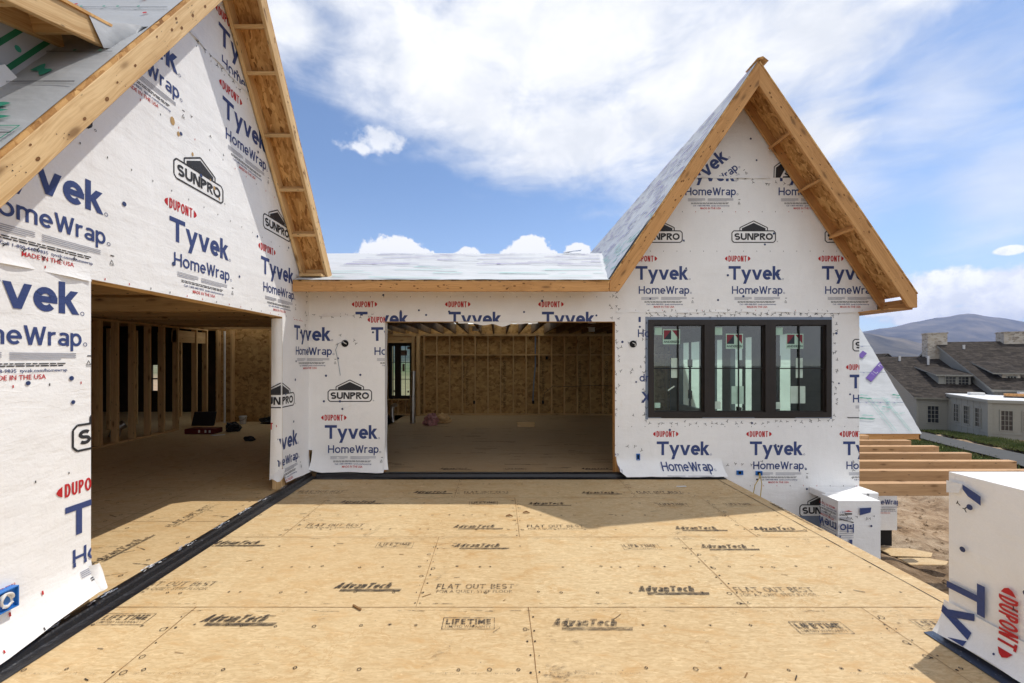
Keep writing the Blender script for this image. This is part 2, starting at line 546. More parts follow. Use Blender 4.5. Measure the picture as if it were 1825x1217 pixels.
under_mat('underlay', (0.61, 0.63, 0.645))
under_mat('underlay_dull', (0.47, 0.485, 0.50))
under_mat('underlay_grey', (0.44, 0.45, 0.47))
simple('print_green', (0.04, 0.30, 0.20), 0.6)
simple('print_teal', (0.30, 0.55, 0.50), 0.6)
simple('print_purple', (0.14, 0.08, 0.33), 0.6)
simple('print_violet', (0.22, 0.22, 0.40), 0.6)
simple('green_strip', (0.02, 0.16, 0.07), 0.5)
simple('bronze', (0.018, 0.013, 0.011), 0.42, 0.4, 0, 0.2, 4)
simple('muntin', (0.010, 0.010, 0.010), 0.4)
simple('sticker_green', (0.38, 0.56, 0.46), 0.5)
simple('sticker_white', (0.46, 0.58, 0.50), 0.5)
simple('sticker_red', (0.19, 0.025, 0.04), 0.5)
simple('sticker_black', (0.02, 0.03, 0.04), 0.5)
simple('sticker_brown', (0.14, 0.09, 0.07), 0.6)
simple('box_blue', (0.02, 0.16, 0.50), 0.4, 0.5)
simple('hole_black', (0.006, 0.006, 0.007), 0.7)
simple('cable_yellow', (0.50, 0.36, 0.10), 0.5)
simple('cable_grey', (0.20, 0.25, 0.32), 0.4)
simple('cable_white', (0.75, 0.74, 0.71), 0.4)
simple('tool_black', (0.015, 0.015, 0.016), 0.45)
simple('tool_red', (0.10, 0.010, 0.010), 0.4)
simple('plastic_white', (0.60, 0.60, 0.58), 0.4)
simple('bag_pink', (0.42, 0.20, 0.20), 0.4, 0.4, 0, 0.5, 14, 0.8, 18)
simple('paper', (0.66, 0.65, 0.62), 0.6)
simple('sawdust', (0.45, 0.29, 0.13), 0.9)
simple('membrane_roof', (0.74, 0.75, 0.77), 0.6)
simple('trim_white', (0.27, 0.265, 0.235), 0.6, 0.2, 0, 0.05)
simple('glass_tone_board', (0.15, 0.175, 0.205), 0.5, 0.3, 0, 0.15, 3)  # slate tint and reflection of the panes put into the wall colour
simple('joist_wood', (0.15, 0.085, 0.036), 0.7, 0.2, 0, 0.3, 5)  # darker than the studs to offset strong light on the joists
simple('shade_board', (0.030, 0.021, 0.014), 0.8, 0.1, 0, 0.3, 4)  # darkness beyond the studs put into the wall colour
simple('knot', (0.17, 0.075, 0.025), 0.7, 0.2, 0, 0.4, 60)
simple('dark_pane', (0.02, 0.022, 0.025), 0.12, 0.6, 0, 0.3)
simple('vent_metal', (0.6, 0.6, 0.6), 0.4)

m, t, p, out = mat_new('galvanised')
c = t.coord()
t.l.new(t.ramp(t.voro(t.mapping(c, (1, 1, 0.5)), 30, 'F1', 'Color'), [(0.0, (0.42, 0.42, 0.42)), (1.0, (0.62, 0.62, 0.61))]), p.inputs['Base Color'])
p.inputs['Metallic'].default_value = 1.0
p.inputs['Roughness'].default_value = 0.30

m, t, p, out = mat_new('glass')
fr = t.node('ShaderNodeFresnel')
fr.inputs[0].default_value = 1.5
tp = t.node('ShaderNodeBsdfTransparent')
tp.inputs[0].default_value = (0.58, 0.78, 0.68, 1)
gl = t.node('ShaderNodeBsdfGlossy')
gl.inputs['Roughness'].default_value = 0.02
gl.inputs[0].default_value = (0.92, 0.97, 1.0, 1)
mx = t.node('ShaderNodeMixShader')
t.l.new(t.m('ADD', t.m('MULTIPLY', fr.outputs[0], 1.4), 0.06), mx.inputs[0])
t.l.new(tp.outputs[0], mx.inputs[1])
t.l.new(gl.outputs[0], mx.inputs[2])
t.l.new(mx.outputs[0], out.inputs[0])

m, t, p, out = mat_new('siding')
c = t.coord()
z = t.sep(c)[2]
lap = t.m('FRACT', t.m('DIVIDE', z, 0.18))
t.l.new(t.mix(t.step(lap, 0.10, 0.0), (0.265, 0.26, 0.235), (0.165, 0.165, 0.15)), p.inputs['Base Color'])
t.l.new(t.bump(lap, 0.6, 0.03), p.inputs['Normal'])
p.inputs['Roughness'].default_value = 0.6

m, t, p, out = mat_new('shingle')
c = t.coord()
br = t.node('ShaderNodeTexBrick')
t.l.new(t.mapping(c, (1, 1, 1)), br.inputs['Vector'])
br.inputs['Scale'].default_value = 1.0
br.inputs['Brick Width'].default_value = 0.55
br.inputs['Row Height'].default_value = 0.26
br.inputs['Mortar Size'].default_value = 0.012
br.inputs['Bias'].default_value = 0.1
br.inputs['Color1'].default_value = (0.064, 0.053, 0.045, 1)
br.inputs['Color2'].default_value = (0.026, 0.022, 0.019, 1)
br.inputs['Mortar'].default_value = (0.02, 0.018, 0.017, 1)
col = t.mix(t.step(t.noise(c, 2.5, 6, 0.7), 0.45, 0.75), br.outputs['Color'], (0.085, 0.071, 0.06))
t.l.new(col, p.inputs['Base Color'])
p.inputs['Roughness'].default_value = 0.95
p.inputs['Specular IOR Level'].default_value = 0.1
t.l.new(t.bump(br.outputs['Fac'], 0.5, 0.02), p.inputs['Normal'])

m, t, p, out = mat_new('stone')
c = t.coord()
cw = t.vm('ADD', t.mapping(c, (1, 1, 1.9)), t.vm('MULTIPLY', t.noise(c, 3, 2, 0.5, 0, 'Color'), (0.2, 0.2, 0.2)))
vc = t.voro(cw, 3.2, 'F1', 'Color')
edge = t.voro(cw, 3.2, 'DISTANCE_TO_EDGE')
col = t.ramp(t.sep(vc)[0], [(0.0, (0.24, 0.20, 0.16)), (0.5, (0.42, 0.36, 0.28)), (1.0, (0.52, 0.48, 0.42))])
col = t.mix(t.step(edge, 0.07, 0.02), col, (0.46, 0.44, 0.40))
t.l.new(col, p.inputs['Base Color'])
p.inputs['Roughness'].default_value = 0.85

m, t, p, out = mat_new('dirt')
c = t.coord()
n1 = t.noise(c, 0.25, 8, 0.62)
n2 = t.noise(t.mapping(c, (1, 1.8, 1), (0, 0, 0.5)), 1.6, 8, 0.66, 0.4)
n3 = t.noise(c, 9, 5, 0.65)
v = t.m('ADD', t.m('MULTIPLY', n2, 0.7), t.m('MULTIPLY', n3, 0.35))
col = t.ramp(v, [(0.34, (0.13, 0.085, 0.05)), (0.50, (0.36, 0.245, 0.150)), (0.66, (0.53, 0.395, 0.265))])
col = t.mix(t.m('MULTIPLY', t.step(n1, 0.48, 0.62), 0.55), col, (0.50, 0.41, 0.30))
col = t.mix(t.m('MULTIPLY', t.step(t.m('ADD', t.sep(c)[1], t.m('MULTIPLY', n2, 6.0)), 14.0, 11.0), 0.6), col, (0.13, 0.085, 0.05))
cy = t.sep(c)[1]
back_ = t.step(cy, -4.0, -12.0)
col = t.mix(back_, col, t.ramp(t.noise(c, 0.3, 6, 0.6), [(0.35, (0.10, 0.11, 0.10)), (0.65, (0.20, 0.20, 0.18))]))  # unseen ground behind the viewer, greyed for its reflection in the panes
fade = t.step(cy, 120.0, 500.0)
col = t.mix(fade, col, t.ramp(t.noise(c, 0.01, 8, 0.6), [(0.35, (0.10, 0.12, 0.05)), (0.65, (0.28, 0.25, 0.14))]))
t.l.new(col, p.inputs['Base Color'])
p.inputs['Roughness'].default_value = 0.95
p.inputs['Specular IOR Level'].default_value = 0.1
t.l.new(t.bump(v, 1.0, 0.25), p.inputs['Normal'])

simple('asphalt', (0.085, 0.085, 0.082), 0.95, 0.2, 0, 0.15, 3)
m, t, p, out = mat_new('grass')
c = t.coord()
col = t.ramp(t.noise(c, 1.1, 8, 0.7), [(0.30, (0.055, 0.075, 0.022)), (0.52, (0.105, 0.13, 0.042)), (0.70, (0.22, 0.19, 0.10))])
t.l.new(col, p.inputs['Base Color'])
p.inputs['Roughness'].default_value = 0.9
p.inputs['Specular IOR Level'].default_value = 0.1
m, t, p, out = mat_new('hill')
c = t.coord()
n = t.noise(t.mapping(c, (0.004, 0.004, 0.006)), 1.0, 9, 0.62, 0.4)
col = t.ramp(n, [(0.36, (0.05, 0.05, 0.042)), (0.5, (0.115, 0.105, 0.080)), (0.64, (0.20, 0.17, 0.125))])
t.l.new(col, p.inputs['Base Color'])
p.inputs['Roughness'].default_value = 1.0
p.inputs['Specular IOR Level'].default_value = 0.0


# ------------------------------------------------------------------ object helpers
def M(n):
    return MATS[n]


def thing(name, label, cat, loc=(0, 0, 0), group=None):
    o = bpy.data.objects.new(name, None)
    o.empty_display_size = 0.2
    COL.objects.link(o)
    o.location = loc
    tag(o, label, cat, group)
    return o


def tag(o, label=None, cat=None, group=None, kind=None):
    if label:
        o['label'] = label
    if cat:
        o['category'] = cat
    if group:
        o['group'] = group
    if kind:
        o['kind'] = kind
    return o


def origin_of(o):
    v = Vector((0, 0, 0))
    while o is not None:
        v = v + Vector(o.location)
        o = o.parent
    return v


class Geo:
    """collects faces in world space with a material per face"""

    def __init__(s):
        s.v = []
        s.f = []
        s.mi = []
        s.mats = []
        s.smooth = set()
        s.post = []

    def mid(s, mat):
        if mat not in s.mats:
            s.mats.append(mat)
        return s.mats.index(mat)

    def face(s, pts, mat):
        b = len(s.v)
        s.v.extend(tuple(p) for p in pts)
        s.f.append(tuple(range(b, b + len(pts))))
        s.mi.append(s.mid(mat))
        return s

    def grid(s, rows, mat, smooth=True):
        b = len(s.v)
        nr, nc = len(rows), len(rows[0])
        for r in rows:
            s.v.extend(tuple(p) for p in r)
        k = s.mid(mat)
        for i in range(nr - 1):
            for j in range(nc - 1):
                s.f.append((b + i * nc + j, b + i * nc + j + 1, b + (i + 1) * nc + j + 1, b + (i + 1) * nc + j))
                s.mi.append(k)
                if smooth:
                    s.smooth.add(len(s.f) - 1)
        return s

    def prism(s, pts, vec, mat, side=None):
        pts = [Vector(p) for p in pts]
        vec = Vector(vec)
        n = Vector((0, 0, 0))
        for i in range(len(pts)):
            n += (pts[i] - pts[0]).cross(pts[(i + 1) % len(pts)] - pts[0])
        if n.dot(vec) > 0:
            pts = pts[::-1]
        q = [p + vec for p in pts]
        b = len(s.v)
        s.v.extend(tuple(p) for p in pts + q)
        n_ = len(pts)
        k = s.mid(mat)
        ks = s.mid(side or mat)
        s.f.append(tuple(range(b, b + n_)))
        s.mi.append(k)
        s.f.append(tuple(range(b + 2 * n_ - 1, b + n_ - 1, -1)))
        s.mi.append(k)
        for i in range(n_):
            j = (i + 1) % n_
            s.f.append((b + j, b + i, b + n_ + i, b + n_ + j))
            s.mi.append(ks)
        return s

    def box(s, x0, x1, y0, y1, z0, z1, mat):
        return s.prism([(x0, y0, z0), (x1, y0, z0), (x1, y1, z0), (x0, y1, z0)], (0, 0, z1 - z0), mat)

    def tube(s, pts, r, mat, n=8, caps=True):
        pts = [Vector(p) for p in pts]
        rings = []
        for i, p in enumerate(pts):
            d = (pts[min(i + 1, len(pts) - 1)] - pts[max(i - 1, 0)]).normalized()
            a = d.orthogonal().normalized() if i == 0 else (pa - d * pa.dot(d)).normalized()
            pa = a
            b = d.cross(a)
            rr = r[i] if isinstance(r, (list, tuple)) else r
            rings.append([p + (a * math.cos(2 * math.pi * k / n) + b * math.sin(2 * math.pi * k / n)) * rr for k in range(n + 1)])
        s.grid(rings, mat)
        if caps:
            s.face(rings[0][:n][::-1], mat)
            s.face(rings[-1][:n], mat)
        return s

    def build(s, name, parent=None, frame=None, bevel=0.0):
        me = bpy.data.meshes.new(name)
        org = origin_of(parent) if parent is not None else Vector((0, 0, 0))
        if frame is None:
            loc = Vector((0, 0, 0))
            rot = None
            vs = [tuple(Vector(v) - org) for v in s.v]
        else:
            c = Vector((0, 0, 0))
            for v in s.v:
                c += Vector(v)
            c /= len(s.v)
            ax, az_ = Vector(frame[0]).normalized(), Vector(frame[1])
            az_ = (az_ - ax * az_.dot(ax)).normalized()
            ay = az_.cross(ax)
            rot = Matrix((ax, ay, az_)).transposed()
            inv = rot.transposed()
            vs = [tuple(inv @ (Vector(v) - c)) for v in s.v]
            loc = c - org
        me.from_pydata(vs, [], s.f)
        for mname in s.mats:
            me.materials.append(M(mname))
        me.polygons.foreach_set('material_index', s.mi)
        sm = [i in s.smooth for i in range(len(s.f))]
        me.polygons.foreach_set('use_smooth', sm)
        me.update()
        if bevel:
            bm = bmesh.new()
            bm.from_mesh(me)
            bmesh.ops.remove_doubles(bm, verts=bm.verts, dist=1e-5)
            bmesh.ops.bevel(bm, geom=list(bm.edges), offset=bevel, segments=1, affect='EDGES')
            for pts, mname in s.post:
                vv_ = [bm.verts.new((inv @ (Vector(p) - c)) if frame is not None else Vector(p) - org) for p in pts]
                fc = bm.faces.new(vv_)
                if mname not in s.mats:
                    s.mats.append(mname)
                    me.materials.append(M(mname))
                fc.material_index = s.mats.index(mname)
            bm.to_mesh(me)
            bm.free()
        o = bpy.data.objects.new(name, me)
        COL.objects.link(o)
        o.location = loc
        if rot is not None:
            o.rotation_euler = rot.to_euler()
        if parent is not None:
            o.parent = parent
        return o


def board(name, p0, p1, wdir, wid, tdir, thk, mat, parent, bevel=0.003):
    """straight board: p0-p1 is one edge line; width goes along wdir, thickness along tdir"""
    p0, p1 = Vector(p0), Vector(p1)
    wv = Vector(wdir).normalized() * wid
    tv = Vector(tdir).normalized() * thk
    g = Geo()
    g.prism([p0, p1, p1 + wv, p0 + wv], tv, mat)
    return g.build(name, parent, (p1 - p0, tv), bevel)


# ---- lettering: triangles in 2-D, cached
_TX = {}


def glyphs(body, bold=0.0, shear=0.0, res=2):
    k = (body, bold, shear, res)
    if k in _TX:
        return _TX[k]
    cu = bpy.data.curves.new('lettering', 'FONT')
    cu.body = body
    cu.resolution_u = res
    cu.offset = bold
    cu.shear = shear
    ob = bpy.data.objects.new('lettering', cu)
    COL.objects.link(ob)
    dg = bpy.context.evaluated_depsgraph_get()
    ev = ob.evaluated_get(dg)
    me = ev.to_mesh()
    me.calc_loop_triangles()
    vs = [(v.co.x, v.co.y) for v in me.vertices]
    tris = [tuple(vs[i] for i in lt.vertices) for lt in me.loop_triangles]
    ev.to_mesh_clear()
    bpy.data.objects.remove(ob)
    bpy.data.curves.remove(cu)
    xs = [p[0] for tr_ in tris for p in tr_]
    _TX[k] = (tris, min(xs), max(xs))
    return _TX[k]


CAP = None


def text(body, x, y, width, cap, mat, bold=0.0, shear=0.0):
    """body set with its left end at x, baseline y, fitted to a width and cap height"""
    global CAP
    if CAP is None:
        ys = [p[1] for tr_ in glyphs('H')[0] for p in tr_]
        CAP = max(ys) - min(ys)
    tris, x0, x1 = glyphs(body, bold, shear)
    sx = width / (x1 - x0)
    sy = cap / CAP
    return [([(x + (a - x0) * sx, y + b * sy) for a, b in tr_], mat) for tr_ in tris]


# ---- drawn lettering: uniform strokes, for the bold printed names
def _arc(cx, cy, rx, ry, a0, a1, n=12):
    return [(cx + rx * math.cos(math.radians(a0 + (a1 - a0) * i / n)), cy + ry * math.sin(math.radians(a0 + (a1 - a0) * i / n))) for i in range(n + 1)]


def _glyph(ch, t):
    """strokes of a letter: ('p', points) thick line, ('c', points) closed line, ('d', x0, y0, x1, y1) slanted bar with level ends; and its width"""
    h = t / 2
    X = 0.745
    m_, k = X / 2, (X / 2 - t / 2)
    if ch == 'T':
        return [('p', [(-h, 1 - h), (.62 + h, 1 - h)]), ('p', [(.31, 0), (.31, 1 - t * .6)])], .62
    if ch == 'y':
        return [('d', .0, X, .26, .04), ('d', .50, X, .13, -.29)], .50
    if ch == 'v':
        return [('d', .0, X, .25, 0), ('d', .50, X, .25, 0)], .50
    if ch == 'e':
        return [('p', _arc(.22, m_, .22, k, 2, 318, 18)), ('p', [(0, m_), (.22 + .22 + h, m_)])], .44
    if ch == 'k':
        return [('p', [(0, 0), (0, 1)]), ('d', .36, X, .06, .32), ('d', .13, .46, .40, 0)], .38
    if ch == 'H':
        return [('p', [(0, 0), (0, 1)]), ('p', [(.55, 0), (.55, 1)]), ('p', [(0, .5), (.55, .5)])], .55
    if ch == 'o':
        return [('c', _arc(.25, m_, .25, k, 0, 342, 19))], .50
    if ch == 'm':
        return [('p', [(0, 0), (0, X)]), ('p', _arc(.18, X - .24, .18, .24 - h, 180, 0, 10) + [(.36, 0)]), ('p', _arc(.54, X - .24, .18, .24 - h, 180, 0, 10) + [(.72, 0)])], .72
    if ch == 'n':
        return [('p', [(0, 0), (0, X)]), ('p', _arc(.19, X - .25, .19, .25 - h, 180, 0, 10) + [(.38, 0)])], .38
    if ch == 'h':
        return [('p', [(0, 0), (0, 1)]), ('p', _arc(.19, X - .25, .19, .25 - h, 180, 0, 10) + [(.38, 0)])], .38
    if ch == 'W':
        return [('d', 0, 1, .20, 0), ('d', .40, .94, .20, 0), ('d', .40, .94, .60, 0), ('d', .80, 1, .60, 0)], .80
    if ch == 'r':
        return [('p', [(0, 0), (0, X)]), ('p', _arc(.22, X - .30, .22, .30 - h, 180, 75, 8))], .24
    if ch == 'a':
        return [('p', _arc(.19, X - .20, .19, .20 - h, 150, 0, 9) + [(.38, 0)]), ('c', _arc(.18, .22, .18, .22 - h, 0, 340, 17))], .38
    if ch == 'p':
        return [('p', [(0, -.29), (0, X)]), ('c', _arc(.21, m_, .21, k, 0, 342, 19))], .42
    if ch == 'd':
        return [('p', [(.42, 0), (.42, 1)]), ('c', _arc(.21, m_, .21, k, 0, 342, 19))], .42
    if ch == 'c':
        return [('p', _arc(.22, m_, .22, k, 48, 312, 16))], .36
    if ch == 'S':
        r1 = (1 - t) / 4
        return [('p', _arc(.24, 1 - h - r1, .24, r1, 35, 270, 12) + _arc(.24, h + r1, .24, r1, 90, -145, 12)[1:])], .48
    if ch == 'U':
        return [('p', [(0, 1), (0, .34)] + _arc(.26, .34, .26, .34 - h, 180, 360, 12)[1:-1] + [(.52, .34), (.52, 1)])], .52
    if ch == 'N':
        return [('p', [(0, 0), (0, 1)]), ('p', [(.54, 0), (.54, 1)]), ('d', .05, 1, .49, 0)], .54
    if ch in 'PR':
        b = [('p', [(0, 0), (0, 1)]), ('p', [(0, 1 - h), (.20, 1 - h)] + _arc(.24, .70 + h * .4, .20, .30 - h * 1.4, 90, -90, 10) + [(.20, .40 + h * .8), (0, .40 + h * .8)])]
        return (b + [('d', .22, .42, .46, 0)], .44) if ch == 'R' else (b, .44)
    if ch == 'O':
        return [('c', _arc(.32, .5, .32, .5 - h, 0, 345, 23))], .64
    if ch == 'D':
        return [('p', [(0, 0), (0, 1)]), ('p', [(0, 1 - h), (.18, 1 - h)] + _arc(.18, .5, .32, .5 - h, 90, -90, 14) + [(0, h)])], .50
    if ch == 'L':
        return [('p', [(0, 1), (0, 0)]), ('p', [(0, h), (.42, h)])], .38
    if ch == 'I':
        return [('p', [(0, 1), (0, 0)])], 0.01
    if ch in 'FE':
        b = [('p', [(0, 1), (0, 0)]), ('p', [(0, 1 - h), (.44, 1 - h)]), ('p', [(0, .5), (.38, .5)])]
        return (b + [('p', [(0, h), (.44, h)])], .40) if ch == 'E' else (b, .40)
    if ch == 'M':
        return [('p', [(0, 0), (0, 1)]), ('p', [(.66, 0), (.66, 1)]), ('d', .04, 1, .33, .2), ('d', .62, 1, .33, .2)], .66
    if ch == 'B':
        return [('p', [(0, 0), (0, 1)]), ('p', [(0, 1 - h), (.22, 1 - h)] + _arc(.22, .75, .18, .25 - h, 90, -90, 8) + [(0, .5)]), ('p', [(.2, .5)] + _arc(.24, .25 + h * .3, .20, .25 - h * .7, 90, -90, 8) + [(0, h)])], .44
    if ch == 'A':
        return [('d', .30, 1, 0, 0), ('d', .30, 1, .60, 0), ('p', [(.12, .28), (.48, .28)])], .60
    return [], .25


def _thick(pts, t, closed):
    h = t / 2
    n = len(pts)
    L, Rr = [], []
    for i in range(n):
        p0 = pts[i - 1] if (i > 0 or closed) else pts[i]
        p1 = pts[(i + 1) % n] if (i < n - 1 or closed) else pts[i]
        a, b = pts[i], None
        d0 = (a[0] - p0[0], a[1] - p0[1])
        d1 = (p1[0] - a[0], p1[1] - a[1])
        l0, l1 = math.hypot(*d0), math.hypot(*d1)
        if l0 < 1e-9:
            d0, l0 = d1, l1
        if l1 < 1e-9:
            d1, l1 = d0, l0
        n0 = (-d0[1] / l0, d0[0] / l0)
        n1 = (-d1[1] / l1, d1[0] / l1)
        mx_, my_ = n0[0] + n1[0], n0[1] + n1[1]
        q = mx_ * n0[0] + my_ * n0[1]
        q = max(q, 0.7)
        L.append((a[0] + mx_ / q * h, a[1] + my_ / q * h))
        Rr.append((a[0] - mx_ / q * h, a[1] - my_ / q * h))
    out_ = []
    for i in range(n if closed else n - 1):
        j = (i + 1) % n
        out_.append([Rr[i], Rr[j], L[j], L[i]])
    return out_


def drawn(body, x, y, width, cap, mat, t=0.2, shear=0.0, gap=0.10):
    gl = [_glyph(ch, t) for ch in body]
    n = len(body)
    c = (width / cap - n * t - (n - 1) * gap) / sum(g_[1] for g_ in gl)
    res = []
    cx_ = t / 2
    for strokes, wd in gl:
        for st_ in strokes:
            if st_[0] == 'd':
                x0, y0, x1, y1 = st_[1] * c + cx_, st_[2], st_[3] * c + cx_, st_[4]
                tw = t * math.sqrt(1 + ((x1 - x0) / (y1 - y0)) ** 2) / 2
                polys = [[(x0 - tw, y0), (x0 + tw, y0), (x1 + tw, y1), (x1 - tw, y1)]]
            else:
                polys = _thick([(a * c + cx_, b) for a, b in st_[1]], t, st_[0] == 'c')
            for pl in polys:
                res.append(([(x + (a + b * shear) * cap, y + b * cap) for a, b in pl], mat))
        cx_ += wd * c + t + gap
    return res


def rect(x0, y0, x1, y1, mat):
    return [([(x0, y0), (x1, y0), (x1, y1), (x0, y1)], mat)]


def poly(pts, mat):
    return [(list(pts), mat)]


def line(a, b, wd, mat):
    dx_, dy_ = b[0] - a[0], b[1] - a[1]
    L = math.hypot(dx_, dy_) or 1e-6
    nx, ny = -dy_ / L * wd / 2, dx_ / L * wd / 2
    return [([(a[0] - nx, a[1] - ny), (b[0] - nx, b[1] - ny), (b[0] + nx, b[1] + ny), (a[0] + nx, a[1] + ny)], mat)]


def loop(pts, wd, mat):
    r = []
    for i in range(len(pts)):
        r += line(pts[i], pts[(i + 1) % len(pts)], wd, mat)
    return r


def disc(x, y, r, mat, n=10, ry=None):
    return [([(x + r * math.cos(2 * math.pi * k / n), y + (ry or r) * math.sin(2 * math.pi * k / n)) for k in range(n)], mat)]


def ring(x, y, r, wd, mat, n=10):
    return loop([(x + r * math.cos(2 * math.pi * k / n), y + r * math.sin(2 * math.pi * k / n)) for k in range(n)], wd, mat)


def move(shapes, u, v, rot=0.0, sc=1.0):
    c, s_ = math.cos(rot) * sc, math.sin(rot) * sc
    return [([(u + a * c - b * s_, v + a * s_ + b * c) for a, b in pts], m_) for pts, m_ in shapes]


def clip(pts, piece):
    """Sutherland-Hodgman against a convex counter-clockwise piece"""
    out_ = pts
    n = len(piece)
    for i in range(n):
        ax_, ay_ = piece[i]
        bx, by = piece[(i + 1) % n]
        inp, out_ = out_, []
        if not inp:
            return []
        def side(p_):
            return (bx - ax_) * (p_[1] - ay_) - (by - ay_) * (p_[0] - ax_)
        for j in range(len(inp)):
            p_, q_ = inp[j], inp[(j + 1) % len(inp)]
            sp_, sq_ = side(p_), side(q_)
            if sp_ >= 0:
                out_.append(p_)
            if (sp_ >= 0) != (sq_ >= 0):
                k = sp_ / (sp_ - sq_)
                out_.append((p_[0] + (q_[0] - p_[0]) * k, p_[1] + (q_[1] - p_[1]) * k))
    return out_


def area(pts):
    return 0.5 * sum(pts[i][0] * pts[(i + 1) % len(pts)][1] - pts[(i + 1) % len(pts)][0] * pts[i][1] for i in range(len(pts)))


def ccw(p):
    return p if area(p) > 0 else p[::-1]


class Plane:
    """flat face with axes u, v; prints are clipped to its convex pieces and stand proud of it"""

    def __init__(s, o, u, v):
        s.o, s.u, s.v = Vector(o), Vector(u), Vector(v)
        s.n = s.u.cross(s.v)

    def at(s, a, b, lift=0.0):
        return s.o + s.u * a + s.v * b + s.n * lift

    def fill(s, g, piece, mat, lift=0.0):
        g.face([s.at(a, b, lift) for a, b in ccw(piece)], mat)

    def prints(s, g, shapes, pieces, lift=0.002):
        pcs = []
        for pc in pieces:
            pc = ccw(pc)
            xs = [p_[0] for p_ in pc]
            ys = [p_[1] for p_ in pc]
            pcs.append((pc, min(xs), max(xs), min(ys), max(ys)))
        for ix, (pts, m_) in enumerate(shapes):
            if abs(area(pts)) < 1e-9:
                continue
            pts = ccw(pts)
            x0 = min(p_[0] for p_ in pts)
            x1 = max(p_[0] for p_ in pts)
            y0 = min(p_[1] for p_ in pts)
            y1 = max(p_[1] for p_ in pts)
            for pc, a, b, c_, d in pcs:
                if x1 < a or x0 > b or y1 < c_ or y0 > d:
                    continue
                q = pts if (x0 >= a and x1 <= b and y0 >= c_ and y1 <= d and len(pc) == 4 and pc_rect(pc)) else clip(pts, pc)
                if len(q) >= 3 and abs(area(q)) > 1e-8:
                    g.face([s.at(u_, v_, lift + (ix % 61) * 0.00003) for u_, v_ in q], m_)


def pc_rect(pc):
    return all(abs(pc[i][0] - pc[(i + 1) % 4][0]) < 1e-6 or abs(pc[i][1] - pc[(i + 1) % 4][1]) < 1e-6 for i in range(4))


def lumber_marks(g, P_, a, b, wd, n, rnd, lift=0.002):
    """nail clusters, knots and a grade stamp along the board face from a to b (plane coordinates)"""
    L = math.hypot(b[0] - a[0], b[1] - a[1])
    ux, uy = (b[0] - a[0]) / L, (b[1] - a[1]) / L
    nx, ny = -uy, ux
    q = []

    def at_(d, o_):
        return (a[0] + ux * d + nx * o_, a[1] + uy * d + ny * o_)
    for i in range(n):
        d = L * (i + rnd.uniform(0.25, 0.75)) / n
        for _ in range(rnd.randint(4, 9)):
            x, y = at_(d + rnd.uniform(-0.05, 0.05), rnd.uniform(-0.38, 0.38) * wd)
            q += disc(x, y, rnd.uniform(0.002, 0.004), 'tool_black', 6)
        for _ in range(rnd.randint(1, 3)):
            x, y = at_(d + rnd.uniform(-0.35, 0.35), rnd.uniform(-0.35, 0.35) * wd)
            r0 = rnd.uniform(0.006, 0.014)
            q += move(disc(0, 0, r0 * 1.5, 'knot', 9, r0 * 0.8), x, y, math.atan2(uy, ux))
            q += move(disc(0, 0, r0 * 0.5, 'seam', 7, r0 * 0.25), x, y, math.atan2(uy, ux))
    for k, (pts, m_) in enumerate(q):
        g.post.append(([P_.at(u_, v_, lift + 0.0001 * (k % 7)) for u_, v_ in ccw(pts)], m_))


# ---- the printed pattern of the wrap
def dupont(x, y, wd=0.40, h=0.092):
    r = drawn('DUPONT', x + wd * 0.14, y, wd * 0.72, h, 'ink_red', 0.15, 0.0, 0.085)
    mid = y + h * 0.5
    for sgn, xe in ((-1, x), (1, x + wd)):
        b = xe - sgn * wd * 0.10
        r += poly([(b, mid - h * 0.40), (xe - sgn * wd * 0.03, mid - h * 0.22), (xe, mid), (xe - sgn * wd * 0.03, mid + h * 0.22), (b, mid + h * 0.40)], 'ink_red')
    return r


def tyvek_block():
    r = dupont(-0.06, 0.285)
    r += drawn('Tyvek', 0, 0, 0.815, 0.215, 'ink_navy', 0.195, 0.0, 0.045)
    r += ring(0.845, 0.012, 0.013, 0.004, 'ink_navy', 8)
    r += drawn('HomeWrap', 0.05, -0.22, 0.79, 0.122, 'ink_navy', 0.155, 0.0, 0.085)
    r += ring(0.865, -0.205, 0.013, 0.004, 'ink_navy', 8)
    rr = random.Random(3)
    for k in range(4):
        y = -0.275 - 0.0125 * k
        r += rect(0.09, y, 0.36 - (0.05 if k == 3 else 0), y + 0.006, 'ink_grey')
        r += rect(0.40, y, 0.80 - (0.10 if k == 3 else 0), y + 0.006, 'ink_grey')
    for y in (-0.342, -0.356):
        x = 0.14
        while x < 0.72:
            a = rr.uniform(0.02, 0.06)
            r += rect(x, y, x + a, y + 0.007, 'ink_black')
            x += a + 0.007
    r += text('Call 1-800-448-9835  tyvek.com/homewrap', 0.17, -0.392, 0.57, 0.020, 'ink_navy', 0.012)
    r += text('MADE IN THE USA', 0.285, -0.437, 0.32, 0.029, 'ink_red', 0.012)
    r += loop([(0.875, -0.35), (0.89, -0.32), (0.905, -0.35)], 0.004, 'ink_black')
    r += rect(0.87, -0.362, 0.91, -0.359, 'ink_black')
    r += rect(0.88, -0.29, 0.91, -0.282, 'ink_black')
    return r


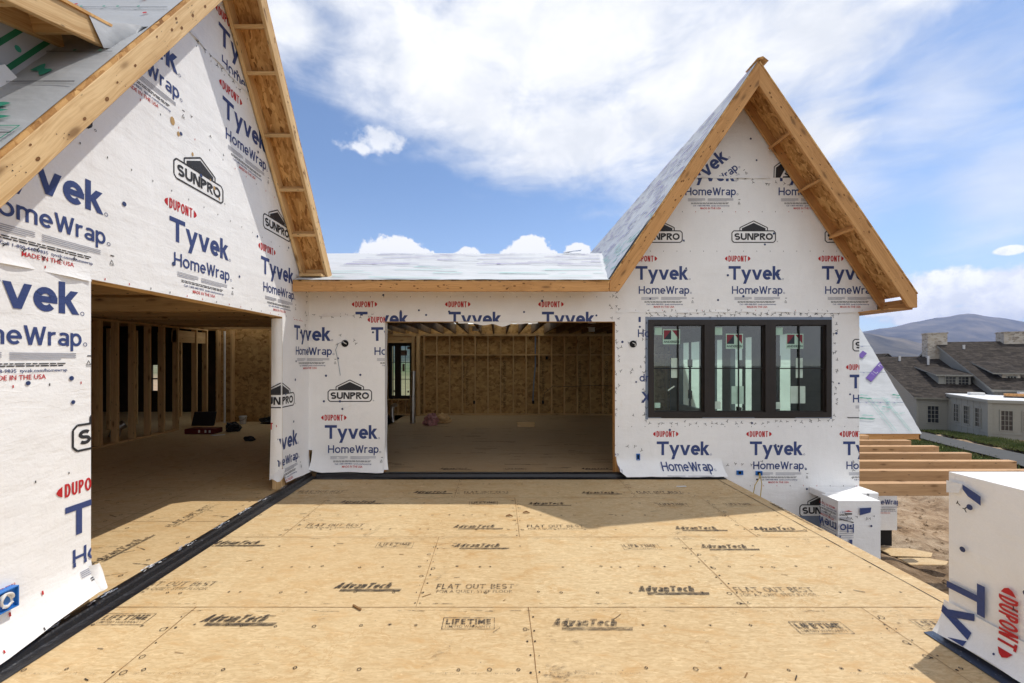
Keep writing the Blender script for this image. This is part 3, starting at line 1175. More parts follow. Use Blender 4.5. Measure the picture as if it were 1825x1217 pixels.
def sunpro():
    x0, x1, y0, y1 = 0.05, 0.73, 0.585, 0.765
    r = []
    c = 0.03
    r += loop([(x0 + c, y0), (x1 - c, y0), (x1, y0 + c), (x1, y1 - c), (x1 - c, y1), (x0 + c, y1), (x0, y1 - c), (x0, y0 + c)], 0.015, 'ink_black')
    r += drawn('SUNPRO', x0 + 0.04, y0 + 0.038, x1 - x0 - 0.08, 0.105, 'ink_black', 0.225, 0.0, 0.07)
    xm = 0.5 * (x0 + x1)
    for a, b in (((x0 + 0.125, y1), (x0 + 0.125, y1 + 0.05)), ((x0 + 0.125, y1 + 0.05), (xm, y1 + 0.155)),
                 ((xm, y1 + 0.155), (x1 - 0.125, y1 + 0.05)), ((x1 - 0.125, y1 + 0.05), (x1 - 0.125, y1))):
        r += line(a, b, 0.014, 'ink_black')
    r += poly([(x0 + 0.155, y1 + 0.008), (x1 - 0.155, y1 + 0.008), (x1 - 0.155, y1 + 0.04), (xm, y1 + 0.125), (x0 + 0.155, y1 + 0.04)], 'ink_black')
    r += ring(x1 + 0.03, y0 + 0.015, 0.008, 0.003, 'ink_black', 6)
    return r


TYV = tyvek_block()
SUN = sunpro()
PU, PV = 1.456, 1.54


def sheet(u0, v0, box):
    """all prints of one course anchored at u0, v0 that touch the box (a, b, c, d)"""
    r = []
    a, b, c, d = box
    for j in range(-4, 5):
        v = v0 + PV * j
        if v + 1.0 < c or v - 0.5 > d:
            continue
        sh = (PU / 2) if j % 2 else 0.0
        for i in range(-9, 10):
            u = u0 + sh + PU * i
            if u + 1.0 < a or u - 0.1 > b:
                continue
            r += move(TYV, u, v) + move(SUN, u, v)
            for k in range(7):
                r += rect(u + 0.208 * k, v - 0.485, u + 0.208 * k + 0.007, v - 0.468, 'ink_red' if k % 3 else 'ink_black')
                r += rect(u + 0.208 * k + 0.02, v + 0.44, u + 0.208 * k + 0.027, v + 0.455, 'ink_black')
    return r


def caps(box, n, rnd, r=0.017):
    q = []
    for _ in range(n):
        x, y = rnd.uniform(box[0], box[1]), rnd.uniform(box[2], box[3])
        q += disc(x, y, r * rnd.uniform(0.8, 1.15), 'cap_nail')
    return q


def scribbles(a, b, step, rnd, jit=0.02, size=0.028):
    """little three-armed print marks of the seam tape along a line"""
    q = []
    L = math.hypot(b[0] - a[0], b[1] - a[1])
    n = max(1, int(L / step))
    for i in range(n):
        k = (i + rnd.uniform(0.2, 0.8)) / n
        x = a[0] + (b[0] - a[0]) * k + rnd.uniform(-jit, jit)
        y = a[1] + (b[1] - a[1]) * k + rnd.uniform(-jit, jit)
        t0 = rnd.uniform(0, 6.28)
        for m_ in range(3):
            t1 = t0 + m_ * 2.1 + rnd.uniform(-0.3, 0.3)
            l_ = size * rnd.uniform(0.5, 1.1)
            q += line((x, y), (x + l_ * math.cos(t1), y + l_ * math.sin(t1)), 0.006, 'ink_black')
    return q


# ================================================================== setting: ground, path, grass, hills
from mathutils import noise as mn


def gz(x, y):
    d = max(0.0, min(y, 70.0) - 10.0)
    if y < 10:
        base = -2.6
    else:
        base = -2.6 - 0.0854 * d
    far_ = max(0.0, math.hypot(x, y) - 90.0)
    return base - min(6.0, far_ * 0.01)


def ground_bump(x, y):
    v = Vector((x * 0.55, y * 0.55, 0.0))
    a = mn.fractal(v, 0.75, 2.1, 7) * 0.24
    return a + mn.noise(Vector((x * 0.12, y * 0.12, 4.0))) * 0.12


g = Geo()
ys_ = [-600, -60, -20, -8, 0, 3.5] + [5.0 + 0.28 * k for k in range(68)] + [24.5 + 0.8 * k for k in range(28)] + [50, 60, 75, 95, 130, 200, 350, 700, 1400, 2600, 5000, 7500]
xs_ = [-12000, -5000, -2000, -800, -300, -120, -50, -20, -8, 0, 2.5] + [3.4 + 0.28 * k for k in range(64)] + [21.5 + 0.9 * k for k in range(28)] + [50, 62, 80, 120, 200, 400, 900, 2000, 5000, 12000]
rows = []
for y in ys_:
    row = []
    for x in xs_:
        near = 1.0 if (3 < x < 48 and 4 < y < 48) else 0.0
        row.append((x, y, gz(x, y) + near * ground_bump(x, y)))
    rows.append(row)
g.grid(rows, 'dirt')
tag(g.build('ground'), 'bare brown graded soil below the deck', 'ground', kind='structure')


def ribbon(pts, wd, lift):
    rows_ = []
    for i, (x, y) in enumerate(pts):
        x0, y0 = pts[max(i - 1, 0)]
        x1, y1 = pts[min(i + 1, len(pts) - 1)]
        L = math.hypot(x1 - x0, y1 - y0)
        nx, ny = -(y1 - y0) / L, (x1 - x0) / L
        row_ = []
        for k in range(5):
            s_ = (k / 4 - 0.5) * wd
            px_, py_ = x + nx * s_, y + ny * s_
            row_.append((px_, py_, gz(px_, py_) + lift))
        rows_.append(row_)
    return rows_


def lerp_path(pts, n):
    r_ = []
    for i in range(len(pts) - 1):
        for k in range(n):
            f = k / n
            r_.append((pts[i][0] + (pts[i + 1][0] - pts[i][0]) * f, pts[i][1] + (pts[i + 1][1] - pts[i][1]) * f))
    r_.append(pts[-1])
    return r_


PATH = lerp_path([(21.5, 14.0), (27.0, 21.6), (31.2, 28.6), (36.4, 37.0), (42.0, 48.0)], 8)
g = Geo()
g.grid(ribbon(PATH, 1.9, 0.30), 'asphalt')
tag(g.build('path'), 'grey asphalt footpath running past the house', 'path', kind='structure')
g = Geo()
GR = random.Random(5)
near_edge = [(x - 2.5, y + 1.6) for x, y in PATH]
far_edge = [(x + 2.6, y - 1.9) for x, y in PATH]
for ln, wd in ((near_edge, 3.4), (far_edge, 2.0)):
    rb = ribbon(ln, wd, 0.22)
    g.grid(rb, 'grass')
    for i in range(len(rb) - 1):
        for _ in range(420):
            a, b = GR.random(), GR.random() * 3.99
            j = int(b)
            p = Vector(rb[i][j]).lerp(Vector(rb[i + 1][j + 1]), a)
            p.x += GR.uniform(-0.6, 0.6)
            p.y += GR.uniform(-0.6, 0.6)
            p.z = gz(p.x, p.y) + 0.2
            an = GR.uniform(0, 3.14)
            h_ = GR.uniform(0.08, 0.22)
            dx_, dy_ = 0.035 * math.cos(an), 0.035 * math.sin(an)
            g.face([(p.x - dx_, p.y - dy_, p.z), (p.x + dx_, p.y + dy_, p.z), (p.x + GR.uniform(-.06, .06), p.y + GR.uniform(-.06, .06), p.z + h_)], 'grass')
tag(g.build('grass'), 'green grass verges on both sides of the path', 'grass', kind='stuff')

# loose clods and stones on the soil
g = Geo()
CR = random.Random(8)
for _ in range(900):
    y = CR.uniform(6.8, 20)
    x = CR.uniform(0.80 * y - 1.5, 1.35 * y + 1)
    if x < 5.9 and y < 9:
        continue
    s_ = CR.uniform(0.015, 0.06) * (1.8 if CR.random() < 0.08 else 1)
    z = gz(x, y) + ground_bump(x, y)
    top = (x + CR.uniform(-.3, .3) * s_, y + CR.uniform(-.3, .3) * s_, z + s_ * CR.uniform(0.5, 1.0))
    rr_ = [(x + s_ * CR.uniform(0.7, 1.4) * math.cos(a_), y + s_ * CR.uniform(0.7, 1.4) * math.sin(a_), z - 0.01) for a_ in (0, 1.2, 2.4, 3.7, 5.0)]
    for k in range(5):
        g.face([rr_[k], rr_[(k + 1) % 5], top], 'dirt')
tag(g.build('soil_clods'), 'loose clods scattered over the bare soil', 'clods', kind='stuff')


def crest(a, table):
    for i in range(len(table) - 1):
        if table[i][0] <= a <= table[i + 1][0]:
            f = (a - table[i][0]) / (table[i + 1][0] - table[i][0])
            f = f * f * (3 - 2 * f)
            return table[i][1] + (table[i + 1][1] - table[i][1]) * f
    return table[0][1] if a < table[0][0] else table[-1][1]


def hills(name, dist, depth, table, label, amp):
    """a range of hills: rises from its foot, over the crest, and down behind"""
    gg = Geo()
    rows_ = []
    nA = 150
    for i in range(26):
        f = i / 25.0
        row_ = []
        for j in range(nA + 1):
            a = -1.35 + 2.85 * j / nA
            hC = crest(a, table) * dist
            d = dist + depth * (f - 0.6)
            prof = math.sin(min(1.0, f / 0.6) * math.pi / 2) ** 1.3 if f < 0.6 else 1.0 - ((f - 0.6) / 0.4) ** 2
            x, y = a * d, d
            k = mn.fractal(Vector((x * 0.0011, y * 0.0011, 2.0)), 0.9, 2.0, 6)
            ridge_ = abs(mn.noise(Vector((x * 0.0022, y * 0.0009, 7.0))))
            z = -14 + (hC + 14) * prof + (k * amp - ridge_ * amp * 0.9) * dist * math.sin(f * math.pi) * (0.45 if f > 0.5 else 1.0)
            row_.append((x, y, z + EYE))
        rows_.append(row_)
    gg.grid(rows_, 'hill')
    return tag(gg.build(name), label, 'hills', kind='structure')


hills('hills', 5200, 2600, [(-1.5, 0.05), (-0.6, 0.06), (0.0, 0.05), (0.5, 0.052), (0.86, 0.066), (0.93, 0.076), (1.0, 0.090), (1.06, 0.098), (1.126, 0.108), (1.19, 0.100), (1.28, 0.088), (1.5, 0.075), (2.1, 0.09)],
      'far blue rolling hills on the skyline', 0.010)
hills('hills', 2900, 1500, [(-1.5, 0.02), (0.0, 0.025), (0.6, 0.045), (0.82, 0.064), (0.88, 0.062), (0.95, 0.052), (1.02, 0.036), (1.1, 0.03), (1.5, 0.02), (2.1, 0.03)],
      'nearer bare tan hillside below the blue hills', 0.006)

# ================================================================== deck
XW, YW = -2.95, 6.55
PITCH = 1.47


def floor_at(px, py, z=0.0):
    y = (EYE - z) * 747.0 / (py - 640.0)
    return (px - 887.0) / 747.0 * y, y


deck = thing('deck', 'wide sheathed deck of tan subfloor panels in front of the house', 'deck', (0.3, 2.5, 0))
deck['kind'] = 'structure'
FP = Plane((0, 0, 0), (1, 0, 0), (0, 1, 0))
g = Geo()
X0, X1, XE, Y0, Y1 = -2.97, 3.325, 3.48, -2.5, 6.53
FP.fill(g, [(X0, Y0), (X1, Y0), (X1, Y1), (X0, Y1)], 'subfloor')
FP.fill(g, [(X1, Y0), (XE, Y0), (XE, Y1), (X1, Y1)], 'subfloor')
g.prism([(X0, Y0, -0.022), (XE, Y0, -0.022), (XE, Y1, -0.022), (X0, Y1, -0.022)], (0, 0, 0.018), 'subfloor')
DR = random.Random(21)
ROWS = [-0.57, 0.65, 1.86, 3.072, 4.284, 5.50, 6.53]
prt = []


def wobble(a, b, wd, mat, rnd, n=14):
    q = []
    L = math.hypot(b[0] - a[0], b[1] - a[1])
    nx, ny = -(b[1] - a[1]) / L, (b[0] - a[0]) / L
    last = a
    for i in range(1, n + 1):
        f = i / n
        o_ = rnd.uniform(-0.0015, 0.0015)
        p_ = (a[0] + (b[0] - a[0]) * f + nx * o_, a[1] + (b[1] - a[1]) * f + ny * o_)
        q += line(last, p_, wd * rnd.uniform(0.6, 1.3), mat)
        last = p_
    return q


for y in ROWS[:-1]:
    prt += wobble((X0, y), (X1, y), 0.0042, 'seam', DR, 30)
    for _ in range(70):
        x = DR.uniform(X0, X1 - 0.1)
        yy = y + DR.choice((-0.055, -0.045, 0.04))
        prt += rect(x, yy, x + DR.uniform(0.02, 0.10), yy + 0.007, 'stamp_pale')
prt += wobble((X1, Y0), (X1, Y1), 0.008, 'stamp_dark', DR, 40)
JO = {0: (-2.21, 0.225, 2.66), 1: (-0.60, 1.838), 2: (-2.21, 0.225, 2.66), 3: (-0.60, 1.838), 4: (-2.21, 0.225, 2.66), 5: (-0.57, 1.83)}
for k in range(6):
    for x in JO[k]:
        prt += wobble((x, ROWS[k]), (x, ROWS[k + 1]), 0.0042, 'seam', DR, 10)
        y = ROWS[k] + 0.05
        while y < ROWS[k + 1]:
            for s_ in (-0.025, 0.025):
                if DR.random() < 0.8:
                    prt += disc(x + s_ + DR.uniform(-.01, .01), y + DR.uniform(-.02, .02), DR.uniform(0.004, 0.009), 'stamp_dark', 6)
                if DR.random() < 0.3:
                    prt += ring(x + s_ * 1.6, y, DR.uniform(0.012, 0.02), 0.004, 'stamp_dark', 7)
            y += 0.13
        if k in (2, 4):
            ym = 0.5 * (ROWS[k] + ROWS[k + 1]) - 0.05
            prt += text('SPACE PANEL ENDS 1/8 INCH', x - 0.62, ym, 0.5, 0.014, 'stamp_pale', 0.0)
            prt += text('SPACE PANEL ENDS 1/8 INCH', x + 0.10, ym, 0.5, 0.014, 'stamp_pale', 0.0)
y = ROWS[0] + 0.2
while y < 6.4:
    x = X0 + 0.2
    while x < X1:
        k = DR.random()
        yy = y + DR.uniform(-0.012, 0.012)
        rr_ = DR.uniform(0.008, 0.014)
        if k < 0.45:
            prt += ring(x, yy, rr_, 0.004, 'stamp_dark', DR.choice((4, 4, 6, 8)))
        elif k < 0.75:
            prt += disc(x, yy, rr_ * 0.6, 'stamp_dark', 7)
            prt += ring(x, yy, rr_, 0.003, 'stamp', 8)
        x += DR.choice((0.09, 0.16, 0.22, 0.30, 0.36)) * DR.uniform(0.85, 1.15)
    y += 0.404
for _ in range(46):
    x, y = DR.uniform(-2.6, 3.2), DR.uniform(1.9, 6.2)
    an, ln = DR.uniform(-0.5, 0.9), DR.uniform(0.02, 0.09)
    prt += line((x, y), (x + ln * math.cos(an), y + ln * math.sin(an)), DR.uniform(0.003, 0.008), DR.choice(('stamp_dark', 'stamp', 'seam')))


# boot scuffs, drag marks and grime along the joints
for _ in range(60):
    if DR.random() < 0.5:
        k = DR.randrange(1, 5)
        x = DR.choice(JO[k]) + DR.uniform(-0.10, 0.10)
        y = DR.uniform(ROWS[k], ROWS[k + 1])
    else:
        x, y = DR.uniform(-2.6, 3.1), DR.uniform(1.9, 6.1)
    an = DR.uniform(-0.4, 1.2)
    L_ = DR.uniform(0.10, 0.50)
    wd_ = DR.uniform(0.012, 0.06)
    n_ = 8
    for i in range(n_):
        f0, f1 = i / n_, (i + 1) / n_
        c0, s0 = math.cos(an + 0.5 * f0), math.sin(an + 0.5 * f0)
        a0, a1 = wd_ * math.sin(3.14 * f0) + 0.002, wd_ * math.sin(3.14 * f1) + 0.002
        p0 = (x + L_ * f0 * c0, y + L_ * f0 * s0)
        p1 = (x + L_ * f1 * c0, y + L_ * f1 * s0)
        prt += poly([(p0[0] + s0 * a0, p0[1] - c0 * a0), (p1[0] + s0 * a1, p1[1] - c0 * a1), (p1[0] - s0 * a1, p1[1] + c0 * a1), (p0[0] - s0 * a0, p0[1] + c0 * a0)], 'scuff')


def advantech(x, y, wd=0.535, mat='stamp'):
    h = 0.085
    r = drawn('AdvanTech', x + 0.0, y + 0.030, wd * 0.82, h, mat, 0.26, 0.35, 0.035)
    r += poly([(x + 0.06, y - 0.014), (x + wd, y - 0.014), (x + wd + 0.012, y + 0.021), (x + 0.065, y + 0.021)], mat)
    return r


def flatout(x, y, wd=0.62, mat='stamp'):
    r = drawn('FLAT OUT BEST', x, y + 0.055, wd, 0.072, mat, 0.17, 0.05, 0.07)
    r += text('FOR A QUIET, STIFF FLOOR', x + 0.01, y, wd * 0.96, 0.038, mat, 0.012)
    r += text('TM', x + wd + 0.012, y + 0.105, 0.03, 0.015, mat)
    return r


def lifetime(x, y, wd=0.355, mat='stamp'):
    r = loop([(x, y), (x + wd, y), (x + wd, y + 0.125), (x, y + 0.125)], 0.006, mat)
    r += drawn('LIFETIME', x + 0.02, y + 0.053, wd - 0.04, 0.058, mat, 0.24, 0.0, 0.10)
    r += text('LIMITED WARRANTY', x + 0.022, y + 0.016, wd - 0.044, 0.026, mat, 0.006)
    return r


for kind_, px, py in (('l', 160, 1114), ('a', 349, 1114), ('l', 787, 1122), ('a', 985, 1122), ('l', 1428, 1130), ('l', 1652, 1126),
                      ('f', 230, 1052), ('a', 591, 1053), ('f', 775, 1057), ('a', 1140, 1059), ('f', 1320, 1063),
                      ('l', 668, 977), ('a', 807, 978), ('l', 1113, 980), ('a', 1253, 980), ('a', 372, 973),
                      ('a', 806, 943), ('f', 541, 942), ('f', 940, 944), ('a', 1206, 946), ('a', 1348, 947),
                      ('a', 602, 898), ('l', 836, 900), ('a', 941, 901), ('l', 1177, 903), ('l', 1297, 903),
                      ('f', 527, 880), ('a', 735, 880), ('f', 826, 881), ('a', 1037, 881), ('f', 1138, 881),
                      ('f', -120, 1060), ('a', -60, 985)):
    x, y = floor_at(px, py)
    prt += {'a': advantech, 'f': flatout, 'l': lifetime}[kind_](x, y)
# stamp reading along the edge strip
x, y = 3.42, 5.02
prt += move(advantech(0, 0, 0.9, 'stamp'), 3.44, 5.35, -math.pi / 2, 1.0)
FP.prints(g, prt, [[(X0, Y0), (XE, Y0), (XE, Y1), (X0, Y1)]], 0.0035)
g.build('floor', deck)
g = Geo()
g.box(X0, XE - 0.01, Y0, Y1, -0.30, -0.024, 'fir_brown')
g.build('rim', deck)
# membrane strips against the two walls
g = Geo()
prof = [(-2.79, 0.0045), (-2.80, 0.009), (-2.868, 0.010), (-2.872, 0.022), (-2.879, 0.045), (-2.892, 0.060), (-2.925, 0.066), (-2.955, 0.062), (-2.975, 0.046)]
rows = []
SR = random.Random(4)
for i in range(70):
    y = -1.5 + (YW + 1.5 - 0.06) * i / 69
    j = mn.noise(Vector((y * 2.1, 0, 0))) * 0.006
    rows.append([(x + j * (1 if k < 3 else 0.4), y, z) for k, (x, z) in enumerate(prof)])
g.grid(rows[::-1], 'membrane')
TS = Plane((0, 0, 0.0672), (1, 0, 0), (0, 1, 0))
tm = []
y = 0.4
while y < 6.2:
    for _ in range(17):
        yy, xx = y + SR.uniform(0, 0.22), SR.uniform(-2.958, -2.905)
        tm += line((xx, yy), (xx + SR.uniform(-.012, .012), yy + SR.uniform(0.01, 0.05)), SR.uniform(0.004, 0.013), SR.choice(('tape_blue', 'ink_grey', 'tape')))
    y += SR.uniform(0.26, 0.5)
TS.prints(g, tm, [[(-2.965, -1), (-2.895, -1), (-2.895, 6.3), (-2.965, 6.3)]], 0.001)
g.build('flashing', deck)
g = Geo()
prof = [(6.335, 0.0045), (6.345, 0.009), (6.425, 0.010), (6.43, 0.024), (6.436, 0.045), (6.45, 0.060), (6.50, 0.064), (6.55, 0.060), (6.58, 0.044)]
rows = []
for i in range(70):
    x = -2.79 + (3.47 + 2.79) * i / 69
    j = mn.noise(Vector((x * 2.1, 5, 0))) * 0.006
    rows.append([(x, y + j * (1 if k < 3 else 0.4), z) for k, (y, z) in enumerate(prof)])
g.grid(rows, 'membrane')
g.build('flashing', deck)

# ================================================================== left gable wing
LW = thing('house_wing', 'white wrapped gable wing with a wide doorless opening, its wall lit by the sun', 'house wing', (XW, 4.345, 0), 'wings of the unfinished house')
AP_Y, AP_Z = 4.345, 6.126


def T1(y):
    return AP_Z - PITCH * abs(y - AP_Y)


PL = Plane((XW, 0, 0), (0, 1, 0), (0, 0, 1))
WR = random.Random(31)


def zb1(y):
    if y < 3.05:
        return 0.03 + max(0.0, (y - 2.2)) * 0.15
    return 0.13


g = Geo()
OY0, OY1, OZ = 3.04, 5.74, 2.40
lower = [[(-1.5, 0.40), (OY0, 0.40), (OY0, OZ), (-1.5, OZ)]]
corner = [[(OY1, 0.40), (YW, 0.40), (YW, OZ), (OY1, OZ)]]
gab = ccw([(1.95, OZ), (YW, OZ), (YW, T1(YW) - 0.04), (AP_Y, AP_Z - 0.04), (1.95, T1(1.95) - 0.04)])
gab_low = [clip(gab, [(-5, -5), (10, -5), (10, 4.97), (-5, 4.97)]), [(-1.5, OZ), (1.95, OZ), (1.95, 2.60), (-1.5, 2.60)]]
gab_top = [clip(gab, [(-5, 4.97), (10, 4.97), (10, 9), (-5, 9)])]
for p in lower + corner + gab_low + gab_top:
    PL.fill(g, p, 'wrap')


def flare(g, axis_pt, n_vec, u_vec, a, b, ztop, zbot, out, mat='wrap', nu=26, nv=18, shapes=None):
    """loose lower hem of the sheet: hangs away from the wall, with ripples; carries its own share of the print"""
    A, N, U = Vector(axis_pt), Vector(n_vec), Vector(u_vec)

    def pos(u, z, lift=0.0):
        zb = zbot(u)
        f = max(0.0, min(1.0, (ztop - z) / (ztop - zb)))
        rip = mn.noise(Vector((u * 5.0, z * 2.5, 3.0))) * 0.022 * f + mn.noise(Vector((u * 13, z * 3, 1))) * 0.007 * f
        p_ = A + U * u + N * (max(out(u) * f ** 2.2 + rip, -0.004) + lift)
        p_.z = z
        return p_
    rows_ = []
    for i in range(nv + 1):
        row_ = []
        for j in range(nu + 1):
            u = a + (b - a) * j / nu
            row_.append(pos(u, ztop + (zbot(u) - ztop) * i / nv))
        rows_.append(row_)
    g.grid(rows_, mat)
    for ix, (pts, m_) in enumerate(shapes or []):
        pts = ccw(pts)
        zz = max(zbot(p_[0]) for p_ in pts) + 0.004
        q = clip(pts, [(a, zz), (b, zz), (b, ztop), (a, ztop)])
        if len(q) >= 3 and abs(area(q)) > 1e-8:
            q3 = [pos(u, z, 0.0045 + (ix % 61) * 0.00003) for u, z in q]
            if U.cross(Vector((0, 0, 1))).dot(N) < 0:
                q3 = q3[::-1]
            g.face(q3, m_)


cs = []
for u, v in ((-2.70, 0.575), (-3.43, 2.105), (-1.975, 2.105), (-4.156, 0.575)):
    cs += move(TYV, u, v) + move(SUN, u, v)
flare(g, (XW, 0, 0), (1, 0, 0), (0, 1, 0), -1.5, OY0, 0.40, zb1, lambda u: 0.085, nu=70, shapes=sheet(2.13, 2.13, (-1.5, OY0, 0.0, 0.4)) + rect(2.70, 0.30, 2.71, 0.325, 'ink_red') + rect(2.52, 0.27, 2.53, 0.295, 'ink_red'))
flare(g, (XW, 0, 0), (1, 0, 0), (0, 1, 0), OY1, YW, 0.40, lambda u: 0.13 - 0.06 * (u - OY1), lambda u: 0.05 + 0.03 * (u - OY1), shapes=move(cs, YW - XW, 0))
# curled tab at the corner of the opening
rows = []
for i in range(9):
    f = i / 8
    rows.append([(XW + 0.012 + 0.075 * (1 - k) ** 2 + 0.035 * math.sin(f * 2.6), OY0 - 0.03 + 0.075 * f * (0.55 + 0.45 * math.sin(k * 2.6)), 0.145 + 0.19 * k + 0.03 * f * (1 - k)) for k in (0, 0.2, 0.4, 0.6, 0.8, 1.0)])
g.grid(rows, 'wrap')
# print courses
PL.prints(g, sheet(2.13, 2.13, (-1.5, OY0, 0.4, OZ)), lower)
PL.prints(g, sheet(3.767, 2.897, (-1.5, YW, OZ, 4.97)), gab_low)
PL.prints(g, [q for q in sheet(4.43, 5.18, (3.4, 5.2, 4.9, 6.2))], gab_top)
PL.prints(g, move(cs, YW - XW, 0), corner)
PL.prints(g, scribbles((1.9, 2.50), (3.0, 2.50), 0.09, WR, 0.03, 0.020) + scribbles((3.95, 4.97), (4.85, 4.90), 0.10, WR, 0.03, 0.03)
          + scribbles((6.40, 2.2), (6.47, 3.0), 0.09, WR, 0.04, 0.03) + scribbles((3.9, 4.2), (4.6, 3.9), 0.2, WR, 0.1, 0.02)
          + caps((1.6, 6.4, 2.5, 3.9), 16, WR) + caps((3.4, 5.3, 3.9, 5.2), 6, WR) + caps((1.8, 3.0, 0.5, 2.3), 3, WR) + caps((5.8, 6.5, 0.5, 2.3), 6, WR)
          + text('TDT283', 2.47, 0.335 + 0.1, 0.09, 0.022, 'ink_red'), gab_low + gab_top + lower + corner, 0.0035)
# wet mud splashes
for u, v, r_ in ((3.80, 3.98, 0.05), (3.87, 3.90, 0.03), (4.05, 3.80, 0.025), (4.22, 3.72, 0.02), (4.36, 3.60, 0.03), (4.44, 3.52, 0.02), (4.30, 3.66, 0.015)):
    PL.prints(g, disc(u, v, r_ * 0.55, 'sawdust', 7, r_ * 0.8), gab_low, 0.003)
for a, b, zl in ((-1.5, OY0 - 0.01, 2.40), (3.95, 4.93, 4.955)):
    flare(g, (XW, 0, 0), (1, 0, 0), (0, 1, 0), a, b, zl + 0.07, lambda u: zl - 0.012 + 0.014 * mn.noise(Vector((u * 2.7, zl, 0))), lambda u: 0.010 + 0.012 * abs(mn.noise(Vector((u * 3.3, zl, 5)))), nu=90, nv=4)
g.build('wall', LW)

# opening: header, jamb wrap, exposed post
g = Geo()
g.box(XW - 0.14, XW - 0.006, OY0 - 0.1, OY1 + 0.2, OZ - 0.004, OZ + 0.24, 'fir')
g.build('header', LW, ((0, 1, 0), (1, 0, 0)))
g = Geo()
rows = []
for i in range(13):
    z = 2.375 - (2.375 - 0.24) * i / 12
    row = []
    for k in range(7):
        f = k / 6
        row.append((XW - 0.001 - 0.145 * f, OY1 - 0.004 - 0.018 * math.sin(f * 3.1) * (1 + 0.5 * mn.noise(Vector((z * 3, f, 0)))) - 0.05 * (i / 12) ** 3 * f, z - 0.04 * f * (i / 12) ** 3))
    rows.append(row)
g.grid(rows[::-1], 'wrap')
JP = Plane((XW, OY1 - 0.022, 0), (1, 0, 0), (0, 0, 1))
js = move(cs, -(OY1 - (YW - XW)) - 0.0, 0)
JP.prints(g, js, [[(-0.142, 0.22), (-0.004, 0.22), (-0.004, 2.36), (-0.142, 2.36)]], 0.006)
# loose pointed hem at the foot of the jamb
rows = []
for i in range(8):
    f = i / 7
    rows.append([(XW + 0.05 - 0.19 * k, OY1 - 0.02 - 0.07 * f * (1 - 0.5 * abs(k - 0.5)), 0.32 - 0.10 * f - 0.10 * f * k * (1.4 - k) - 0.03 * f * math.sin(k * 6.2)) for k in (0, 0.2, 0.4, 0.6, 0.8, 1.0)])
g.grid(rows[::-1], 'wrap')
g.build('jamb_wrap', LW)
board('post', (XW - 0.14, OY1 + 0.002, 0.0), (XW - 0.14, OY1 + 0.002, 2.396), (1, 0, 0), 0.135, (0, 1, 0), 0.09, 'fir', LW)
board('post', (XW - 0.14, OY0 - 0.09, 0.0), (XW - 0.14, OY0 - 0.09, 2.396), (1, 0, 0), 0.135, (0, 1, 0), 0.088, 'fir', LW)

# roof: two slopes, each a sheathing panel; underlayment on the slope that faces the viewer
RX0, RX1 = -9.0, -2.53
c_, s_ = 1 / math.hypot(1, PITCH), PITCH / math.hypot(1, PITCH)


def slope(name, pts, nrm, thk, parent, mat, grain):
    gg = Geo()
    gg.prism([Vector(p) for p in pts], Vector(nrm).normalized() * (-thk), mat)
    return gg.build(name, parent, (grain, nrm))


YL, YR = 1.90, 6.40
sl = slope('roof_sheathing', [(RX0, YL, T1(YL)), (RX1 - 0.002, YL, T1(YL)), (RX1 - 0.002, AP_Y, AP_Z), (RX0, AP_Y, AP_Z)], (0, -s_, c_), 0.020, LW, 'osb', (0, c_, s_))
slope('roof_sheathing', [(RX1 - 0.002, AP_Y, AP_Z), (RX1 - 0.002, YR, T1(YR)), (RX0, YR, T1(YR)), (RX0, AP_Y, AP_Z)], (0, s_, c_), 0.020, LW, 'osb', (0, c_, -s_))
RP = Plane((RX1, YL, T1(YL)), (1, 0, 0), (0, c_, s_))
rl = (AP_Y - YL) / c_
g = Geo()
xs = [-4.5 + (4.5 - 0.012) * k / 40 for k in range(41)]
rows = []
for i in range(61):
    v = rl * i / 60
    rows.append([RP.at(x, v, 0.004 + 0.012 * (0.5 + 0.5 * mn.noise(Vector((x * 2.2, v * 6, 0)))) * min(1, -x * 8)) for x in xs])
g.grid(rows, 'underlay_dull')
rp = []
for y in (2.22, 2.552, 2.80, 3.265, 3.70):
    v = (y - YL) / c_
    rp += wobble((-4.5, v), (-0.03, v), 0.010, 'ink_black', WR, 24)
    for _ in range(5):
        x = WR.uniform(-1.4, -0.05)
        rp += disc(x, v + 0.02, 0.012, 'print_green', 6)
for _ in range(16):
    rp += disc(WR.uniform(-1.2, -0.02), WR.uniform(0.0, rl), 0.017, 'ink_red', 8)


def swoosh(x, y, L, h, mat, rnd):
    q = []
    n = 12
    for i in range(n):
        f, f2 = i / n, (i + 1) / n
        a = lambda f: h * math.sin(f * 3.14) ** 0.7 * (1 + 0.4 * math.sin(f * 9))
        b = lambda f: 0.35 * h * math.sin(f * 6.28)
        q += poly([(x + L * f, y + b(f) - a(f) * 0.4), (x + L * f2, y + b(f2) - a(f2) * 0.4), (x + L * f2, y + b(f2) + a(f2) * 0.6), (x + L * f, y + b(f) + a(f) * 0.6)], mat)
    return q


